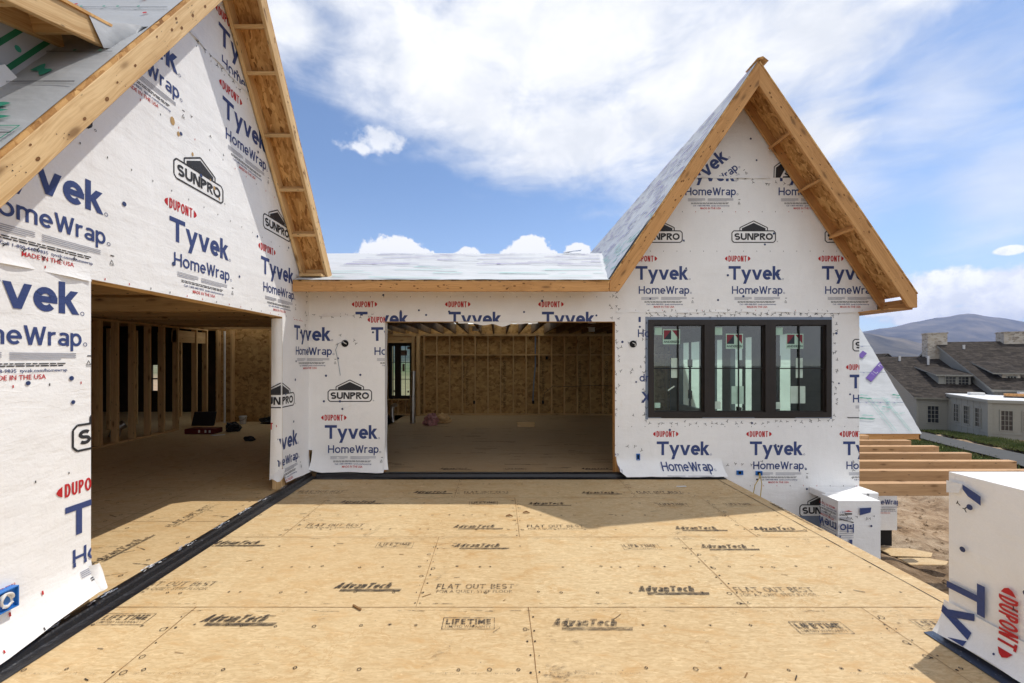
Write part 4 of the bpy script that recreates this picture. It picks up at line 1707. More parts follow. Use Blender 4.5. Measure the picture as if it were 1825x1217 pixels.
vv = (2.26 - YL) / c_
rp += text('KING', -0.62, vv - 0.12, 0.50, 0.10, 'print_green', -0.006, 0.2)
rp += loop([(-0.66, vv - 0.14), (-0.05, vv - 0.14), (-0.03, vv + 0.0), (-0.64, vv + 0.0)], 0.008, 'print_green')
rp += text('UNDERLAYMENT', -0.60, vv - 0.20, 0.42, 0.035, 'print_green', 0.0, 0.2)
rp += swoosh(-0.80, vv + 0.10, 0.66, 0.075, 'print_green', WR)
rp += swoosh(-0.55, vv + 0.17, 0.35, 0.04, 'print_green', WR)
rp += swoosh(-0.50, (2.40 - YL) / c_, 0.26, 0.07, 'print_green', WR)
rp += swoosh(-0.40, (2.64 - YL) / c_, 0.14, 0.10, 'print_green', WR)
for k in range(4):
    rp += swoosh(-0.5 + 0.13 * k, (3.5 - YL) / c_, 0.10, 0.02, 'print_purple', WR)
RP.prints(g, rp, [[(-4.4, 0.01), (-0.02, 0.01), (-0.02, rl - 0.02), (-4.4, rl - 0.02)]], 0.019)
g.build('underlayment', LW)


def rake_poly(sgn):
    """front view polygon of a sloped board under the sheathing, in (run, z)"""
    return None


def ypoly(pts, x):
    return [(x, y, z) for y, z in pts]


dz, th = 0.038, 0.252
ZC = 3.03
ytail = AP_Y + (AP_Z - dz - th - ZC) / PITCH
right = [(AP_Y, AP_Z - dz), (YR, T1(YR) - dz), (YR, ZC), (ytail, ZC), (AP_Y, AP_Z - dz - th)]
left = [(AP_Y, AP_Z - dz), (AP_Y, AP_Z - dz - th), (YL, T1(YL) - dz - th), (YL, T1(YL) - dz)]
for pts, gr in ((right, (0, c_, -s_)), (left, (0, c_, s_))):
    g = Geo()
    g.prism(ypoly(pts, RX1), (-0.038, 0, 0), 'fir')
    mid_ = dz + th / 2
    if pts is right:
        lumber_marks(g, Plane((RX1, 0, 0), (0, 1, 0), (0, 0, 1)), (AP_Y + 0.1, T1(AP_Y + 0.1) - mid_), (6.2, T1(6.2) - mid_), 0.13, 7, WR)
    else:
        lumber_marks(g, Plane((RX1, 0, 0), (0, 1, 0), (0, 0, 1)), (2.0, T1(2.0) - mid_), (AP_Y - 0.1, T1(AP_Y - 0.1) - mid_), 0.13, 7, WR)
    g.build('rake_board', LW, (gr, (1, 0, 0)), 0.004)
    g = Geo()
    g.prism(ypoly(pts, XW + 0.055), (-0.038, 0, 0), 'fir')
    g.build('ladder_rafter', LW, (gr, (1, 0, 0)), 0.003)


def lookout_y(y, sgn):
    """block between rake board and wall rafter, square to the slope, under the sheathing"""
    zt = T1(y) - dz - 0.001
    dirS = Vector((0, 1, -sgn * PITCH)).normalized()
    nrm = Vector((0, sgn * PITCH, 1)).normalized()
    p0 = Vector((XW + 0.056, y, zt))
    g = Geo()
    q = [p0, p0 + dirS * 0.038, p0 + dirS * 0.038 - nrm * 0.135, p0 - nrm * 0.135]
    g.prism(q, (RX1 - 0.039 - XW - 0.056, 0, 0), 'fir')
    return g.build('lookout', LW, ((1, 0, 0), nrm), 0.002)


for y in (4.80, 5.04, 5.40, 5.76, 6.10):
    lookout_y(y - 0.10, 1)
for y in (3.9, 3.5, 3.1, 2.7, 2.3):
    lookout_y(y, -1)
board('eave_block', (XW + 0.056, 6.30, ZC + 0.002), (RX1 - 0.039, 6.30, ZC + 0.002), (0, -0.6, 0), 0.20, (0, 0, 1), 0.036, 'fir', LW)
board('eave_block', (XW + 0.056, 6.32, ZC + 0.04), (RX1 - 0.039, 6.32, ZC + 0.04), (0, 0, 1), 0.10, (0, 1, 0), 0.036, 'fir', LW)

# lower shed roof in the upper left corner, tucked into the steep slope
SH = lambda y: 3.92 + 0.30 * (y - 2.81)
ss, cc = 0.30 / math.hypot(1, .3), 1 / math.hypot(1, .3)
board('shed_rake', (-2.65, 0.9, SH(0.9)), (-2.65, 2.83, SH(2.83)), (0, -ss, cc), 0.148, (-1, 0, 0), 0.038, 'fir', LW, 0.004)
board('shed_rake', (-2.95, 0.9, SH(0.9) + 0.01), (-2.95, 2.86, SH(2.86) + 0.01), (0, -ss, cc), 0.138, (-1, 0, 0), 0.038, 'fir', LW, 0.004)
for y in (1.75, 2.33, 2.66):
    board('lookout', (-2.949, y, SH(y) + 0.02), (-2.689, y, SH(y) + 0.02), (0, -ss, cc), 0.12, (0, cc, ss), 0.036, 'fir', LW, 0.002)
slope('shed_sheathing', [(-6, 0.9, SH(0.9) + 0.172), (-2.635, 0.9, SH(0.9) + 0.172), (-2.635, 2.97, SH(2.97) + 0.172), (-6, 2.97, SH(2.97) + 0.172)], (0, -ss, cc), 0.018, LW, 'osb', (0, cc, ss))
SP = Plane((-3.0, 0, 0), (0, 1, 0), (0, 0, 1))
g = Geo()
sw = ccw([(0.9, 1.3), (1.9, T1(1.9)), (2.88, T1(2.88)), (2.88, SH(2.88) + 0.15), (0.9, SH(0.9) + 0.15)])
SP.fill(g, sw, 'underlay_grey')
st = []
for o_ in (0.09, 0.28, 0.46):
    st += line((1.6, T1(1.9) - 0.3 * PITCH + o_), (2.95, T1(2.95) + o_), 0.028, 'green_strip')
SP.prints(g, st + disc(2.62, T1(2.62) + 0.17, 0.02, 'print_green', 8), [sw], 0.002)
g.face([(-2.985, 2.36, 3.44), (-2.975, 2.53, 3.60), (-2.965, 2.585, 3.56), (-2.975, 2.52, 3.38), (-2.985, 2.36, 3.24)], 'wrap')
g.build('shed_wall', LW)
# flap of underlayment bent down from the end of the shed roof
g = Geo()
a = [Vector((-2.640, 2.70, 4.05)), Vector((-2.640, 2.86, 4.12)), Vector((-2.58, 3.02, T1(3.02) + 0.05))]
b = [Vector((-2.632, 2.80, 3.90)), Vector((-2.60, 2.92, 3.98)), Vector((-2.56, 3.03, T1(3.03) + 0.03))]
d = [Vector((-2.66, 2.86, T1(2.86) + 0.012)), Vector((-2.60, 2.90, T1(2.90) + 0.012)), Vector((-2.55, 3.06, T1(3.06) + 0.012))]
g.grid([d, b, a], 'underlay_dull')
g.build('underlayment_flap', LW)

# ---- inside of the left wing
ZF = 0.037
g = Geo()
FI = Plane((0, 0, ZF), (1, 0, 0), (0, 1, 0))
g.box(-14, XW - 0.005, -1.5, 14.2, -0.02, ZF, 'subfloor')
fp = []
fp += move(advantech(0, 0, 0.62), -3.47, 3.62, math.pi / 2)
fp += move(flatout(0, 0, 0.66), -3.42, 4.45, math.pi / 2)
fp += move(advantech(0, 0, 0.6), -4.6, 3.4, math.pi / 2)
for x in (-4.17, -5.39, -6.6):
    fp += wobble((x, 0), (x, 12), 0.007, 'seam', WR, 20)
for y in (4.6, 7.04):
    fp += wobble((-4.17, y), (XW - .02, y), 0.006, 'seam', WR, 8)
for y in (3.4, 5.8, 8.2):
    fp += wobble((-5.39, y), (-4.17, y), 0.006, 'seam', WR, 8)
for k in range(9):
    x = XW - 0.15 - 0.404 * k
    y = 2.6
    while y < 8:
        if WR.random() < 0.8:
            fp += ring(x, y, WR.uniform(0.010, 0.016), 0.005, 'stamp_dark', 6)
        y += WR.uniform(0.12, 0.35)
for _ in range(60):
    x, y = WR.uniform(-6, -3.1), WR.uniform(2.8, 8.5)
    an, ln = WR.uniform(-0.6, 0.9), WR.uniform(0.05, 0.25)
    fp += line((x, y), (x + ln * math.cos(an), y + ln * math.sin(an)), WR.uniform(0.004, 0.012), 'stamp')
FI.prints(g, fp, [[(-13, -1), (XW - 0.02, -1), (XW - 0.02, 12), (-13, 12)]], 0.003)
g.build('floor', LW)
g = Geo()
g.box(-14, XW - 0.145, -1.5, 11.1, 2.93, 2.95, 'osb_wall')  # rear gap added to let daylight down into the room
g.box(-14, -8.05, 11.1, 14.2, 2.93, 2.95, 'osb_wall')
g.build('ceiling', LW)
for k in range(15):
    y = 2.55 + 0.68 * k
    board('joist', (-8.4, y, 2.64), (XW - 0.146, y, 2.64), (0, 0, 1), 0.28, (0, 1, 0), 0.045, 'stud', LW, 0)
board('ceiling_beam', (-8.4, 5.55, 2.46), (XW - 0.146, 5.55, 2.46), (0, 0, 1), 0.175, (0, 1, 0), 0.13, 'stud', LW, 0)
g = Geo()
g.box(-14.1, -14, -1.5, 14.2, 0, 2.93, 'shade_board')
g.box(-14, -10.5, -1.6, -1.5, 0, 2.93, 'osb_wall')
g.box(-10.5, XW - 0.15, -1.6, -1.5, 2.75, 2.93, 'osb_wall')  # head of an unseen open end, added to light the room
g.box(-14, -11.75, 14.2, 14.3, 0, 2.93, 'shade_board')
g.box(-11.50, -3.66, 14.2, 14.3, 0, 2.93, 'shade_board')
g.box(-11.75, -11.50, 14.2, 14.3, 0, 0.75, 'shade_board')
g.box(-11.75, -11.50, 14.2, 14.3, 1.62, 2.93, 'shade_board')
g.box(-11.75, -11.50, 14.22, 14.26, 1.13, 1.18, 'muntin')
g.build('outer_wall', LW)
# framed partition on the left, with a panelled piece nearest the viewer
PXX = -8.15
g = Geo()
g.box(PXX - 0.02, PXX, 6.0, 8.42, ZF, 2.63, 'osb_wall')
g.build('partition_panel', LW)
for y in (6.6, 7.0, 7.4, 7.8, 8.12, 8.42, 8.46, 8.83, 9.24, 9.65, 10.06, 10.5, 11.15, 11.55):
    board('stud', (PXX, y, ZF), (PXX, y, 2.60), (1, 0, 0), 0.14, (0, 1, 0), 0.042, 'stud', LW, 0)
board('plate', (PXX, 6.0, 2.602), (PXX, 11.6, 2.602), (1, 0, 0), 0.14, (0, 0, 1), 0.036, 'stud', LW, 0)
board('plate', (PXX, 6.0, ZF), (PXX, 10.5, ZF), (1, 0, 0), 0.142, (0, 0, 1), 0.036, 'stud', LW, 0)
board('door_header', (PXX - 0.02, 10.5, 2.25), (PXX - 0.02, 11.6, 2.25), (0, 0, 1), 0.30, (1, 0, 0), 0.12, 'stud', LW, 0)
# second framed wall behind, seen between the studs
for y in (9.2, 10.0, 10.6, 11.4, 12.2, 13.0):
    board('stud', (-9.9, y, ZF), (-9.9, y, 2.60), (1, 0, 0), 0.09, (0, 1, 0), 0.038, 'stud', LW, 0)
# end wall of the room, panelled, with two shelf rails
g = Geo()
g.box(-8.06, -3.66, 11.98, 12.0, ZF, 2.93, 'osb_wall')
g.build('end_wall', LW)
for x in (-7.95, -7.55, -6.45, -5.2):
    board('stud', (x, 11.84, ZF), (x, 11.84, 2.63), (1, 0, 0), 0.042, (0, 1, 0), 0.135, 'stud', LW, 0)
board('rail', (-6.3, 11.80, 1.12), (-3.66, 11.80, 1.12), (0, 0, 1), 0.09, (0, 1, 0), 0.035, 'stud', LW, 0)
board('rail', (-6.3, 11.80, 0.55), (-3.66, 11.80, 0.55), (0, 0, 1), 0.09, (0, 1, 0), 0.035, 'stud', LW, 0)
g = Geo()
g.tube([(-7.62, 11.70, ZF), (-7.62, 11.70, 2.6)], 0.026, 'cable_white', 10)
g.build('vent_pipe', LW)
# blue outlet box on the sunlit wall
g = Geo()
oy, oz = 2.487, 0.39
for a0, a1, b0, b1 in ((-.055, .055, -.062, -.056), (-.055, .055, .056, .062), (-.055, -.049, -.056, .056), (.049, .055, -.056, .056)):
    g.prism([(XW - 0.03, oy + a0, oz + b0), (XW - 0.03, oy + a1, oz + b0), (XW - 0.03, oy + a1, oz + b1), (XW - 0.03, oy + a0, oz + b1)], (0.078, 0, 0), 'box_blue')
g.face([(XW + 0.03, oy - .05, oz - .057), (XW + 0.03, oy + .05, oz - .057), (XW + 0.03, oy + .05, oz + .057), (XW + 0.03, oy - .05, oz + .057)], 'box_blue')
bx = g.build('outlet_box', LW)
g = Geo()
for k in range(3):
    t0 = k * 2.0
    g.tube([(XW + 0.036 + 0.010 * math.sin(f * 5 + k), oy + 0.032 * math.cos(t0 + f * 4.2), oz + 0.040 * math.sin(t0 + f * 3.6)) for f in [i / 12 for i in range(13)]], 0.008, 'cable_white', 7)
g.build('wire', bx)

# ================================================================== connecting wing (low roof, wide opening)
CW = thing('house_wing', 'low connecting wing with pale underlayment roof and a wide opening into a bare framed room', 'house wing', (-0.5, YW, 0), 'wings of the unfinished house')
PF = Plane((0, YW, 0), (1, 0, 0), (0, 0, 1))
CX0, CX1, CZ = -1.763, 1.833, 2.408
LAP = 2.50
g = Geo()
lowp = [[(XW, 0.40), (CX0, 0.40), (CX0, LAP), (XW, LAP)]]
topp = [[(CX0, CZ), (CX1, CZ), (CX1, 3.02), (CX0, 3.02)], [(XW, LAP), (CX0, LAP), (CX0, 3.02), (XW, 3.02)]]
for p in lowp + topp:
    PF.fill(g, p, 'wrap')
flare(g, (0, YW, 0), (0, -1, 0), (1, 0, 0), XW + 0.05, CX0 + 0.01, 0.40, lambda u: 0.075 + 0.05 * max(0, (XW + 0.25 - u)) / 0.2, lambda u: 0.10 + 0.03 * math.sin(u * 6), nu=40, shapes=cs)
rows = []
for i in range(10):
    f = i / 9
    z = 0.62 - 0.50 * f
    rows.append([(CX0 + 0.008 + 0.075 * f * f * k, YW - 0.002 - 0.105 * f ** 2.2 + 0.05 * k * (1 - f), z) for k in (0, 0.5, 1.0)])
g.grid(rows, 'wrap')
PF.prints(g, cs, lowp)
PF.prints(g, sheet(-2.22, 2.346, (XW, CX1, CZ, 3.0)), topp)
CRn = random.Random(12)
PF.prints(g, scribbles((XW + .02, LAP), (CX0, LAP), 0.10, CRn, 0.03, 0.03) + scribbles((-2.6, 2.1), (-2.2, 2.1), 0.08, CRn, 0.12, 0.025)
          + caps((-2.8, -1.85, 0.6, 2.4), 8, CRn) + caps((-2.8, 1.8, 2.5, 2.85), 8, CRn)
          + scribbles((1.76, 2.42), (1.79, 2.95), 0.10, CRn, 0.03, 0.03), lowp + topp, 0.0035)
flare(g, (0, YW, 0), (0, -1, 0), (1, 0, 0), XW + 0.01, CX0, LAP + 0.06, lambda u: LAP - 0.01 + 0.016 * mn.noise(Vector((u * 3.1, 2, 0))), lambda u: 0.010 + 0.010 * abs(mn.noise(Vector((u * 4.3, 1, 5)))), nu=50, nv=4)
# torn strip hanging under the head of the opening
rows = []
for i in range(30):
    x = -0.62 + 1.25 * i / 29
    f = i / 29
    dp = (0.035 + 0.05 * math.sin(f * 3.1) ** 2) * (0.75 + 0.5 * mn.noise(Vector((x * 6, 0, 0))))
    rows.append([(x, YW + 0.01 + 0.01 * k, CZ + 0.005 - dp * k) for k in (0, 0.5, 1.0)])
g.grid(rows, 'wrap')
# returns of the sheet round the sides of the opening
g.grid([[(CX0, YW, z), (CX0 - 0.004, YW + 0.07, z), (CX0 + 0.004 * math.sin(z * 9), YW + 0.14, z)] for z in [0.1 + 0.1 * k for k in range(24)]], 'wrap')
g.build('wall', CW)
# round hole for a lamp with wires
g = Geo()
hx, hz = (615 - 887) / 114.05, EYE + 28 / 114.05
g.prism([PF.at(hx + 0.055 * math.cos(a_ * 0.5236), hz + 0.055 * math.sin(a_ * 0.5236), 0.003) for a_ in range(12)], (0, -0.012, 0), 'hole_black')
lb = g.build('lamp_box', CW)
g = Geo()
g.tube([(hx, YW - 0.02, hz), (hx - .03, YW - .05, hz + .02), (hx - .09, YW - .04, hz - .0), (hx - .14, YW - .02, hz - .10), (hx - .10, YW - .015, hz - .30), (hx - 0.07, YW - .012, hz - .50)], 0.004, 'cable_grey', 6)
g.tube([(hx, YW - 0.02, hz), (hx + .04, YW - .05, hz - .01), (hx - .02, YW - .05, hz + .03)], 0.005, 'cable_white', 6)
g.build('wire', lb)
# header and side studs of the opening
g = Geo()
g.box(CX0 - 0.05, CX1 + 0.05, YW + 0.012, YW + 0.14, CZ - 0.004, CZ + 0.26, 'fir')
g.build('header', CW, ((1, 0, 0), (0, 1, 0)))
board('post', (CX1 + 0.002, YW + 0.012, 0), (CX1 + 0.002, YW + 0.012, CZ - 0.005), (0, 1, 0), 0.135, (1, 0, 0), 0.09, 'fir_brown', CW, 0.002)
board('post', (CX0 - 0.008, YW + 0.012, 0), (CX0 - 0.008, YW + 0.012, CZ - 0.005), (0, 1, 0), 0.12, (-1, 0, 0), 0.09, 'fir_brown', CW, 0.002)
# eave fascia and roof
FY = 5.99
g = Geo()
g.prism([(XW + 0.02, FY, 2.790), (1.595, FY, 2.790), (1.595, FY, 2.935), (XW + 0.02, FY, 2.935)], (0, 0.038, 0), 'fir_brown')
lumber_marks(g, Plane((0, FY, 0), (1, 0, 0), (0, 0, 1)), (XW + .1, 2.862), (1.5, 2.862), 0.12, 11, CRn)
g.build('fascia', CW, ((1, 0, 0), (0, -1, 0)), 0.003)
g = Geo()
g.box(XW + 0.02, 1.60, FY + 0.039, YW - 0.01, 2.93, 2.942, 'osb')
g.build('soffit', CW)


def lowroof(x, y, lift=0.0):
    return (x, y, 2.955 + (y - FY) / 3.0 + lift)


RY = 10.53
VX = lambda y: 3.737 - (6.10 - lowroof(0, y)[2]) / PITCH
g = Geo()
rows = []
n = 46
for i in range(n + 1):
    y = FY - 0.02 + (RY - FY + 0.02) * i / n
    x0 = XW + 0.03 if y < 6.44 else -9.0
    row = []
    for k in range(61):
        x = x0 + (VX(y) + 0.02 - x0) * k / 60
        q = lowroof(x, y, 0.004 + 0.012 * mn.noise(Vector((x * 0.9, y * 3.0, 0))) * min(1, i / 3) + 0.010 * abs(mn.noise(Vector((x * 2.5, y * 9, 3)))))
        row.append(q)
    rows.append(row)
g.grid(rows, 'underlay')
# unseen back slope: translucent sheet added to bring daylight into the rooms
g.face([(-9, RY, lowroof(0, RY)[2]), (2.65, RY, lowroof(0, RY)[2]), (2.6, 15, 2.96), (-9, 15, 2.96)], 'wrap_backlit')
# dashes of print along the courses
LP = Plane(lowroof(0, FY), (1, 0, 0), Vector((0, 3, 1)).normalized())
lr = []
LRn = random.Random(77)
v = 0.10
row_n = 0
while v < 4.7:
    x = -3.2
    m_ = 'print_teal' if v < 1.5 else LRn.choice(('print_violet', 'print_purple', 'cable_grey'))
    while x < 2.6:
        L_ = LRn.uniform(0.15, 1.3)
        if LRn.random() < (0.30 if v < 1.5 else 0.5):
            tl = LRn.uniform(-0.16, 0.08)
            lr += poly([(x, v), (x + L_, v + tl), (x + L_ - 0.05, v + tl + LRn.uniform(0.015, 0.05)), (x + 0.02, v + LRn.uniform(0.025, 0.065))], m_)
        x += L_ + LRn.uniform(0.1, 0.7)
    v += LRn.uniform(0.08, 0.2)
for v in (1.15, 2.25, 3.35):
    lr += wobble((-2.9, v), (2.4, v + 0.02), 0.012, 'cable_grey', LRn, 30)
vv_ = lambda y: (y - FY) * math.hypot(1, 1 / 3)
LP.prints(g, lr, [[(-2.88, 0.05), (VX(FY) - 0.05, 0.05), (VX(RY) - 0.1, vv_(RY) - 0.05), (-2.88, vv_(RY) - 0.05)]], 0.026)
LP.prints(g, rect(-2.88, -0.015, 1.58, 0.02, 'green_strip'), [[(-3, -0.1), (3, -0.1), (3, 1), (-3, 1)]], -0.004)
g.build('underlayment', CW)
g = Geo()
g.prism([lowroof(XW + 0.02, FY + 0.001, -0.004), lowroof(1.59, FY + 0.001, -0.004), lowroof(VX(RY), RY, -0.004), lowroof(XW + 0.02, RY, -0.004)], (0, 0, -0.016), 'osb')
g.build('roof_sheathing', CW)
g = Geo()
g.face([(1.62, RY - 0.05, lowroof(0, RY)[2] + 0.02), (2.06, RY - 0.15, lowroof(0, RY)[2] + 0.03), (2.10, RY - 0.02, lowroof(0, RY)[2] + 0.10), (1.80, RY + 0.1, lowroof(0, RY)[2] + 0.05)], 'tape_blue')
g.build('ridge_cap_scrap', CW)

# ---- the bare room behind
BY, RXL, RXR = 13.45, -3.50, 5.65
g = Geo()
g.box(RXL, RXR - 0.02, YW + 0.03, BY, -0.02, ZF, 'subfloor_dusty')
BF = Plane((0, 0, ZF), (1, 0, 0), (0, 1, 0))
bp = []
BRn = random.Random(9)
for y in (7.9, 9.1, 10.3, 11.5, 12.7):
    bp += wobble((RXL, y), (RXR - .1, y), 0.008, 'seam', BRn, 20)
for _ in range(220):
    x, y = BRn.uniform(-3.5, 4.5), BRn.uniform(6.7, 12.8)
    L_ = BRn.uniform(0.06, 0.45)
    bp += line((x, y), (x + L_, y + BRn.uniform(-.02, .02)), BRn.uniform(0.008, 0.03), 'stamp')
bp += advantech(-0.95, 6.75) + lifetime(0.1, 6.72) + advantech(1.35, 6.75)
BF.prints(g, bp, [[(RXL + .05, YW + .1), (RXR - .1, YW + .1), (RXR - .1, BY - .02), (RXL + .05, BY - .02)]], 0.003)
g.build('floor', CW)
g = Geo()
WX0, WX1, WZ0, WZ1 = -3.49, -2.72, 0.555, 2.34
for a, b, c2, d in ((RXL, WX0, 0, 2.95), (WX1, 3.95, 0, 2.95), (5.05, RXR, 0, 2.95), (3.95, 5.05, 0, 0.2), (3.95, 5.05, 2.4, 2.95), (WX0, WX1, 0, WZ0), (WX0, WX1, WZ1, 2.95)):
    g.box(a, b, BY, BY + 0.02, c2, d, 'osb_wall')
g.face([(5.06, BY + 0.024, 0.19), (3.94, BY + 0.024, 0.19), (3.94, BY + 0.024, 2.41), (5.06, BY + 0.024, 2.41)], 'wrap_backlit')  # hidden opening under translucent sheet, added to brighten the room
# dark vertical stamps between the studs
BP = Plane((0, BY, 0), (1, 0, 0), (0, 0, 1))
bs = []
for k, x in enumerate((-1.02, 0.18, 1.42, 2.60, 3.45)):
    bs += move(text('EXPOSURE 1 SHEATHING SPAN 24/16', 0, 0, 1.5, 0.075, 'stamp', 0.02), x, 1.75, -math.pi / 2)
    bs += move(text('SIZED FOR SPACING', 0, 0, 1.3, 0.05, 'stamp', 0.02), x - 0.1, 1.72, -math.pi / 2)
BP.prints(g, bs, [[(WX1 + .1, 0.1), (RXR - .1, 0.1), (RXR - .1, 2.5), (WX1 + .1, 2.5)]], 0.003)
g.build('back_wall', CW)
x = -2.36
k = 0
while x < 5.55:
    board('stud', (x, BY - 0.142, ZF + 0.04), (x, BY - 0.142, 2.553), (0, 1, 0), 0.14, (1, 0, 0), 0.038, 'stud', CW, 0)
    board('blocking', (x + 0.039, BY - 0.135 + 0.004 * (k % 2), 1.94), (x + 0.405, BY - 0.135 + 0.004 * (k % 2), 1.94), (0, 1, 0), 0.13, (0, 0, 1), 0.038, 'stud', CW, 0)
    x += 0.406
    k += 1
board('plate', (RXL, BY - 0.142, ZF + 0.001), (RXR - .03, BY - 0.142, ZF + 0.001), (0, 1, 0), 0.14, (0, 0, 1), 0.038, 'stud', CW, 0)
board('plate', (RXL, BY - 0.143, 2.555), (RXR - .03, BY - 0.143, 2.555), (0, 1, 0), 0.14, (0, 0, 1), 0.076, 'stud', CW, 0)
for xx in (-2.70, -2.655, -2.55):
    board('post', (xx, BY - 0.30, ZF), (xx, BY - 0.30, 2.55), (0, 1, 0), 0.15, (1, 0, 0), 0.10 if xx > -2.6 else 0.042, 'stud', CW, 0)
for xx in (-3.4, -3.2, -2.95):
    board('stud', (xx, BY - 0.12, ZF), (xx, BY - 0.12, WZ0 - 0.04), (0, 1, 0), 0.118, (1, 0, 0), 0.038, 'stud', CW, 0)
board('sill', (WX0 - .02, BY - 0.13, WZ0 - 0.04), (WX1 - .0, BY - 0.13, WZ0 - 0.04), (0, 1, 0), 0.128, (0, 0, 1), 0.036, 'stud', CW, 0)
board('header', (WX0 - .1, BY - 0.12, WZ1 + 0.002), (WX1 + 0.02, BY - 0.12, WZ1 + 0.002), (0, 0, 1), 0.21, (0, 1, 0), 0.118, 'stud', CW, 0)
g = Geo()
g.box(RXL - 0.05, RXL, YW + 0.06, 14.0, 0, 2.95, 'osb_wall')
g.box(RXL - 0.05, XW, YW + 0.03, YW + 0.055, 0, 2.95, 'osb_wall')
g.build('side_wall', CW)
g = Geo()
g.box(RXL, RXR, YW + 0.15, 11.85, 2.93, 2.945, 'osb_wall')  # stops short at the back; gap added to admit daylight
g.box(2.6, RXR, 11.85, BY, 2.93, 2.945, 'osb_wall')
g.build('ceiling', CW)
for k in range(24):
    xx = -3.4 + 0.406 * k
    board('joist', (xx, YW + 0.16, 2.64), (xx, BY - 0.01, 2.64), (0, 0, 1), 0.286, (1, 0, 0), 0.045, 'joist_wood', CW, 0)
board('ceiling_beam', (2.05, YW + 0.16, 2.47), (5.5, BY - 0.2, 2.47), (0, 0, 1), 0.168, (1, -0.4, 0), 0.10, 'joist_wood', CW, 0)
for xx, yy in ((-0.35, 8.6), (2.0, 8.9), (-0.6, 11.3), (2.6, 11.6)):
    g = Geo()
    g.tube([(xx, yy, 2.70), (xx, yy, 2.585)], 0.085, 'vent_metal', 14)
    g.box(xx - 0.17, xx + 0.17, yy - 0.05, yy + 0.05, 2.69, 2.705, 'vent_metal')
    g.build('can_light', CW)
# conduit and small boxes on the back wall
g = Geo()
g.tube([(1.20, BY - 0.10, 2.6), (1.20, BY - 0.10, 1.6), (1.15, BY - 0.10, 1.1), (1.12, BY - 0.10, 0.48)], 0.022, 'cable_grey', 8)
g.build('conduit', CW)
for xx, zz in ((-0.75, 0.45), (1.13, 0.45), (1.44, 0.45), (1.56, 1.86)):
    g = Geo()
    g.box(xx - 0.03, xx + 0.03, BY - 0.15, BY - 0.05, zz - 0.05, zz + 0.05, 'hole_black')
    g.build('outlet_box', CW, None, 0.004)
g = Geo()
g.tube([(1.44, BY - 0.09, 0.48), (1.5, BY - .1, 0.75), (1.75, BY - 0.15, 0.97), (2.3, BY - 0.15, 0.95), (3.0, BY - 0.15, 0.99), (4.0, BY - 0.15, 0.96)], 0.006, 'tool_black', 6)
g.build('cable', CW)


def window_unit(parent, x0, x1, z0, z1, y, fw=0.10, sash=0.06, muntins=(1, 1), depth=0.10, frame='bronze', panes='glass', outward=-1, name='window'):
    """one window: frame with inner step, bars, pane"""
    gg = Geo()
    ya, yb = y + outward * 0.032, y - outward * depth
    for a, b, c3, d in ((x0, x0 + fw, z0, z1), (x1 - fw, x1, z0, z1), (x0 + fw, x1 - fw, z0, z0 + fw), (x0 + fw, x1 - fw, z1 - fw, z1)):
        gg.box(a, b, min(ya, yb), max(ya, yb), c3, d, frame)
    i0, i1, j0, j1 = x0 + fw, x1 - fw, z0 + fw, z1 - fw
    yc, yd = y - outward * 0.005, y - outward * 0.06
    e = 0.014
    for a, b, c3, d in ((i0, i0 + e, j0, j1), (i1 - e, i1, j0, j1), (i0 + e, i1 - e, j0, j0 + e), (i0 + e, i1 - e, j1 - e, j1)):
        gg.box(a, b, min(yc, yd), max(yc, yd), c3, d, frame)
    fr_ = gg.build('frame', parent)
    gg = Geo()
    mw = 0.017
    yp = y - outward * 0.022
    for k in range(muntins[0]):
        xm = i0 + (i1 - i0) * (k + 1) / (muntins[0] + 1)
        gg.box(xm - mw / 2, xm + mw / 2, min(yp, yp + outward * 0.012), max(yp, yp + outward * 0.012), j0, j1, 'muntin')
    for k in range(muntins[1]):
        zm = j0 + (j1 - j0) * (k + 1) / (muntins[1] + 1)
        gg.box(i0, i1, min(yp + outward * 0.001, yp + outward * 0.0125), max(yp + outward * 0.001, yp + outward * 0.0125), zm - mw / 2, zm + mw / 2, 'muntin')
    gg.build('muntin', parent)
    gg = Geo()
    yg = y - outward * 0.030
    pts = [(i0, yg, j0), (i1, yg, j0), (i1, yg, j1), (i0, yg, j1)]
    gg.face(pts if outward < 0 else pts[::-1], panes)
    gg.build('pane', parent)
    return (i0, i1, j0, j1)


def part_empty(name, parent, loc):
    o = bpy.data.objects.new(name, None)
    COL.objects.link(o)
    o.parent = parent
    o.location = Vector(loc) - origin_of(parent)
    return o


wn = part_empty('window', CW, (-3.2, BY, 1.4))
window_unit(wn, WX0, -3.20, WZ0, WZ1, BY - 0.02, 0.085, 0.05, (1, 2))
window_unit(wn, -3.20, WX1, WZ0, WZ1, BY - 0.021, 0.085, 0.05, (1, 2))
g = Geo()
for x, z, a, b in ((-3.02, 2.02, 0.22, 0.17), (-3.02, 1.55, 0.07, 0.24), (-2.86, 2.18, 0.08, 0.08), (-2.87, 0.78, 0.05, 0.06), (-3.33, 0.80, 0.05, 0.06)):
    g = Geo()
    g.box(x - a / 2, x + a / 2, BY - 0.006, BY - 0.003, z - b / 2, z + b / 2, 'sticker_brown')
    g.build('sticker', wn)

# ================================================================== right gable wing
RW = thing('house_wing', 'tall narrow gable wing of white wrap holding a dark triple window', 'house wing', (3.737, YW, 0), 'wings of the unfinished house')
AX, AZ = 3.737, 6.10
GX1 = 5.65


def T2(x):
    return AZ - PITCH * abs(x - AX)


